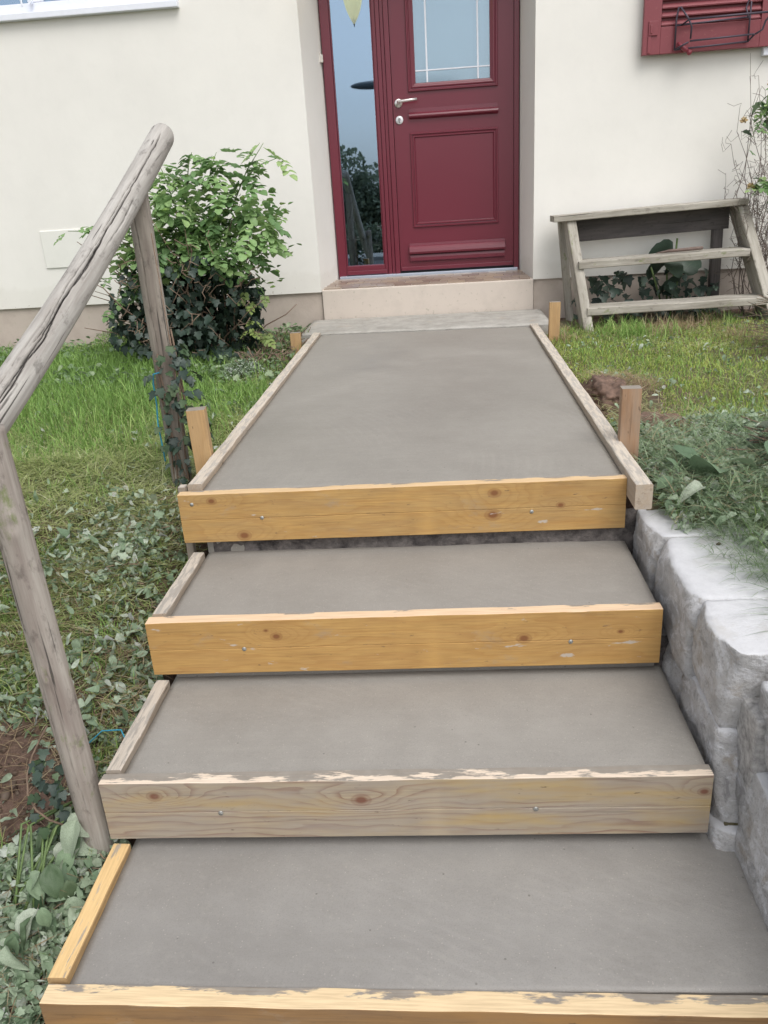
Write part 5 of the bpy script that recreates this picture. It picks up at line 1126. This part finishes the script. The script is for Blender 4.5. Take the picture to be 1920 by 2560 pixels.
for c in ((1.99, -.3, .74), (1.97, -.3, .33), (2.03, -.3, .1), (2.0, -.3, .5)):
    for k in range(150):
        p = Vector(c) + Vector((rb.gauss(0, .05), rb.gauss(0, .05), rb.gauss(0, .05))); tube_bm(bm, [p, p + Vector((rb.uniform(-.05, .05), rb.uniform(-.03, .03), rb.uniform(-.05, .05)))], .0012, 3)
link('stems', from_bm('stems', bm), M_DTWIG, cl)
for (x, z, n) in ((1.96, .88, 20), (1.91, .80, 10), (1.97, .46, 22), (2.0, .95, 12), (1.87, .70, 3), (2.08, .75, 10), (2.08, .4, 8)):
    for k in range(n): place_leaf(rb.choice(ROSE[:2] + [IVYG]) if rb.random() < .5 else WM[0] if rb.random() < .1 else ROSE[1], cl, (x + rb.gauss(0, .03), -.33 + rb.uniform(-.04, .04), z + rb.gauss(0, .03)), rb.uniform(-PI, 0), rb.uniform(-.2, .9), rb.uniform(-.5, .5), rb.uniform(.5, .8) if True else 1)
for ch in list(cl.children):
    if ch.name.startswith('leaf') and ch.data in (IVYG, WM[0]): ch.scale = [q * .085 for q in ch.scale]
M_FLW = plain_mat('faded_petals', (.42, .31, .15), .8, var=.35, sc=90)
for c in ((1.955, -.33, .980), (1.826, -.33, .795), (1.90, -.33, .445)):
    bm = bmesh.new()
    for k in range(26):
        a = rb.uniform(0, 6.28); e = rb.uniform(-.5, 1.3); d = Vector((math.cos(a) * math.cos(e), math.sin(a) * math.cos(e), math.sin(e))); u = d.orthogonal() * .006; q = Vector(c)
        v = [bm.verts.new(q + d * .004 - u * .4), bm.verts.new(q + d * .004 + u * .4), bm.verts.new(q + d * .020 + u), bm.verts.new(q + d * .026), bm.verts.new(q + d * .020 - u)]; bm.faces.new(v)
    link('flower', from_bm('flower', bm), M_FLW, cl)
# dark needle shrubs at the right edge
def yew(name, c, r, n, label, d0):
    o = empty(name, c, label, 'shrub'); bm = bmesh.new(); V = []; F = []; Cc = []; k0 = 0
    P_, A_, L_ = [], [], []
    for k in range(n):
        a = d0 + rb.gauss(0, .5); e = rb.uniform(-.15, .5); L = r * rb.uniform(.5, 1.1); d = Vector((math.cos(a) * math.cos(e), math.sin(a) * math.cos(e), math.sin(e))); q = Vector(c) + Vector((rb.uniform(-.3, .3) * r, rb.uniform(-.6, .6) * r, rb.uniform(0, .8) * r))
        tube_bm(bm, [q, q + d * L * .5 + Vector((0, 0, .01)), q + d * L], .0018, 4)
        for t in np.linspace(.1, 1, 34):
            p = q + d * L * t
            for sg in (-1, 1): P_.append(p); A_.append(a + sg * .9 + rb.gauss(0, .15)); L_.append(rb.uniform(.012, .020))
    link('branches', from_bm('branches', bm), M_TWIG, o); m = len(P_)
    v, f, c2 = blades(np.array([p[:] for p in P_]), np.array(L_), np.full(m, .0022), np.array(A_), RNG.uniform(.9, 1.5, m), pal([(0, (.02, .045, .035)), (1, (.055, .095, .075))], RNG.uniform(0, 1, m)), .1)
    col_mesh('needles', v, f, c2, M_BLADE, parent=o)
yew('needle_shrub', (1.90, -1.38, -.30), .30, 60, 'dark bluish needle shrub at the right edge of the lawn beside the step unit', PI)
yew('needle_shrub', (1.22, -3.02, -.36), .20, 55, 'dark needle shrub at the right edge above the stone wall', PI)
# pale wilted leaves beside the right rail and on the wall: separate large leaves
big = [((.745, -3.13, -.30), .06, 'L'), ((.80, -3.32, -.325), .075, 'L'), ((.79, -3.05, -.29), .13, 'S'), ((.86, -3.27, -.30), .15, 'S'), ((.98, -3.30, -.31), .07, 'L'), ((.92, -3.17, -.30), .075, 'L'), ((1.02, -3.18, -.28), .12, 'S'), ((.735, -3.25, -.32), .055, 'L'), ((1.0, -3.40, -.32), .07, 'L'), ((1.05, -3.0, -.25), .10, 'S'), ((.93, -3.62, -.34), .05, 'L'), ((.95, -3.74, -.34), .055, 'S'), ((.93, -3.83, -.35), .05, 'L'), ((.96, -3.5, -.33), .05, 'L')]
LL = ['pale wilted leaf touching the right landing rail beside the reddish stake', 'wilted leaf at the corner of the sawn rail end above the first wall stone', 'big crumpled wilted leaf lying just right of the reddish stake foot',
      'biggest crumpled leaf in the middle of the leaf heap above the stone wall', 'wilted leaf on the grassy side of the leaf heap, towards the dark needle shrub', 'broad wilted leaf on the rear half of the leaf heap by the stake', 'large wilted leaf lying under the left branches of the dark needle shrub',
      'small wilted leaf tucked against the side of the sawn rail end', 'wilted leaf on the wiry grass in front of the dark needle shrub', 'highest lying wilted leaf, among the branches of the dark needle shrub', 'wilted leaf on the wiry grass behind the second wall stone',
      'wilted leaf on the wiry grass behind the joint of second and third wall stones', 'nearest wilted leaf, on the wiry grass behind the third wall stone', 'wilted leaf on the wiry grass halfway between leaf heap and second wall stone']
for k, (p, s_, t_) in enumerate(big):
    M = T(p[0], p[1], p[2] + .038) @ Matrix.Rotation(rb.uniform(0, 6.28), 4, 'Z') @ Matrix.Rotation(rb.uniform(-.25, .25), 4, 'Y') @ Matrix.Rotation(rb.uniform(-.4, .4), 4, 'X') @ Matrix.Scale(s_, 4)
    o = link('fallen_leaf', BIGM[k % 5], None, None, M)
    tag(o, LL[k], 'leaf', 'large wilted leaves above the stone wall')

# ------------------------------------------------------------------ across the street (seen in the glass only)
def hedge_tree(name, c, r, h, n, label, cat, trunk=True, seed=0):
    o = empty(name, c, label, cat); q = RNG.normal(0, .42, (n, 3)); q = q[np.linalg.norm(q, axis=1) < 1]; m = len(q)
    lump = 1 + .25 * np.sin(q[:, 0] * 6 + seed) * np.cos(q[:, 2] * 7 + seed); P_ = np.array(c) + np.array([0, 0, h * .58]) + q * np.array([r, r, h * .45]) * 1.3 * lump[:, None]
    v, f, c2 = leaf_cloud(P_, RNG.uniform(.12, .25, m), RNG.uniform(0, 6.28, m), RNG.uniform(-1, 1, m), RNG.normal(0, .6, m), pal([(0, (.16, .20, .14)), (1, (.34, .40, .28))], RNG.uniform(0, 1, m)), L_OVAL2)
    col_mesh('crown', v, f, c2, M_STUFF, parent=o)
    if trunk: bm = bmesh.new(); tube_bm(bm, [c, (c[0] + .1, c[1], c[2] + h * .3), (c[0], c[1], c[2] + h * .6)], [.16, .12, .06], 8); link('trunk', from_bm('trunk', bm, True), M_TWIG, o)
hedge_tree('street_tree', (-5.0, -30, -1.25), 1.7, 4.1, 6000, 'tall leafy tree across the street, reflected in the side glass', 'tree', seed=1)
hedge_tree('street_tree', (-2.9, -31, -1.25), 1.6, 2.6, 5000, 'lower round tree across the street right of the tall one, reflected in the side glass', 'tree', seed=4)
hedge_tree('street_tree', (-8.6, -32, -1.25), 2.2, 3.6, 5000, 'wide tree across the street left of the tall one', 'tree', seed=7)
hedge_tree('street_tree', (.6, -33, -1.25), 2.4, 2.9, 5000, 'wide low tree across the street, right of the lamp', 'tree', seed=9)
hg = empty('hedge', (0, -22, -1.25), 'long clipped hedge across the street', 'hedge'); n = 9000
P_ = np.stack([RNG.uniform(-12, 10, n), RNG.uniform(-22.5, -21.5, n), -1.25 + RNG.uniform(0, .95, n)], -1)
v, f, c2 = leaf_cloud(P_, RNG.uniform(.08, .16, n), RNG.uniform(0, 6.28, n), RNG.uniform(-1, 1, n), RNG.normal(0, .6, n), pal([(0, (.10, .13, .09)), (1, (.22, .26, .16))], RNG.uniform(0, 1, n)), L_OVAL2); col_mesh('foliage', v, f, c2, M_STUFF, parent=hg)
lp = empty('street_lamp', (.6, -15, -1.25), 'grey street lamp with a flat oval head across the street, reflected in the side glass', 'lamp')
M_GAL = plain_mat('galvanised', (.22, .25, .27), .5, .3)
tube('pole', [(.6, -15, -1.25), (.6, -15, 1), (.6, -15, 2.9), (.45, -15, 2.98), (-.2, -15, 3.0), (-.95, -15, 2.99)], [.07, .06, .045, .035, .03, .03], M_GAL, lp, 10)
bm = bmesh.new(); bmesh.ops.create_uvsphere(bm, u_segments=20, v_segments=12, radius=1); bmesh.ops.scale(bm, vec=(.52, .16, .09), verts=bm.verts); bmesh.ops.translate(bm, vec=(-1.40, -15, 3.0), verts=bm.verts); link('lamp_head', from_bm('lamp_head', bm, True), plain_mat('lamp_dark', (.13, .16, .18), .5), lp)
s = Mat('asphalt'); P = s.coord('Object'); a_ = s.noise(P, 60, 5, .7); M_ASPH = s.done(s.mix(a_, (.04, .04, .042), (.075, .073, .07)), .9, s.bump(a_, .5, .01))
tag(box('road', (-60, -19, -1.35), (60, -11, -1.244), M_ASPH, None, 0), kind='structure')
M_PAVE = concrete_mat('pavement_concrete', (.30, .29, .27), (.36, .35, .33), 3, rough=.85)
tag(box('pavement', (-60, -10.95, -1.4), (60, -9.2, -1.14), M_PAVE, None, .01), kind='structure'); tag(box('pavement', (-60, -20.8, -1.4), (60, -19.05, -1.14), M_PAVE, None, .01), kind='structure')
tag(box('path', (-.9, -9.2, -1.4), (.95, -4.97, -1.215), M_PAVE, None, .01), kind='structure')
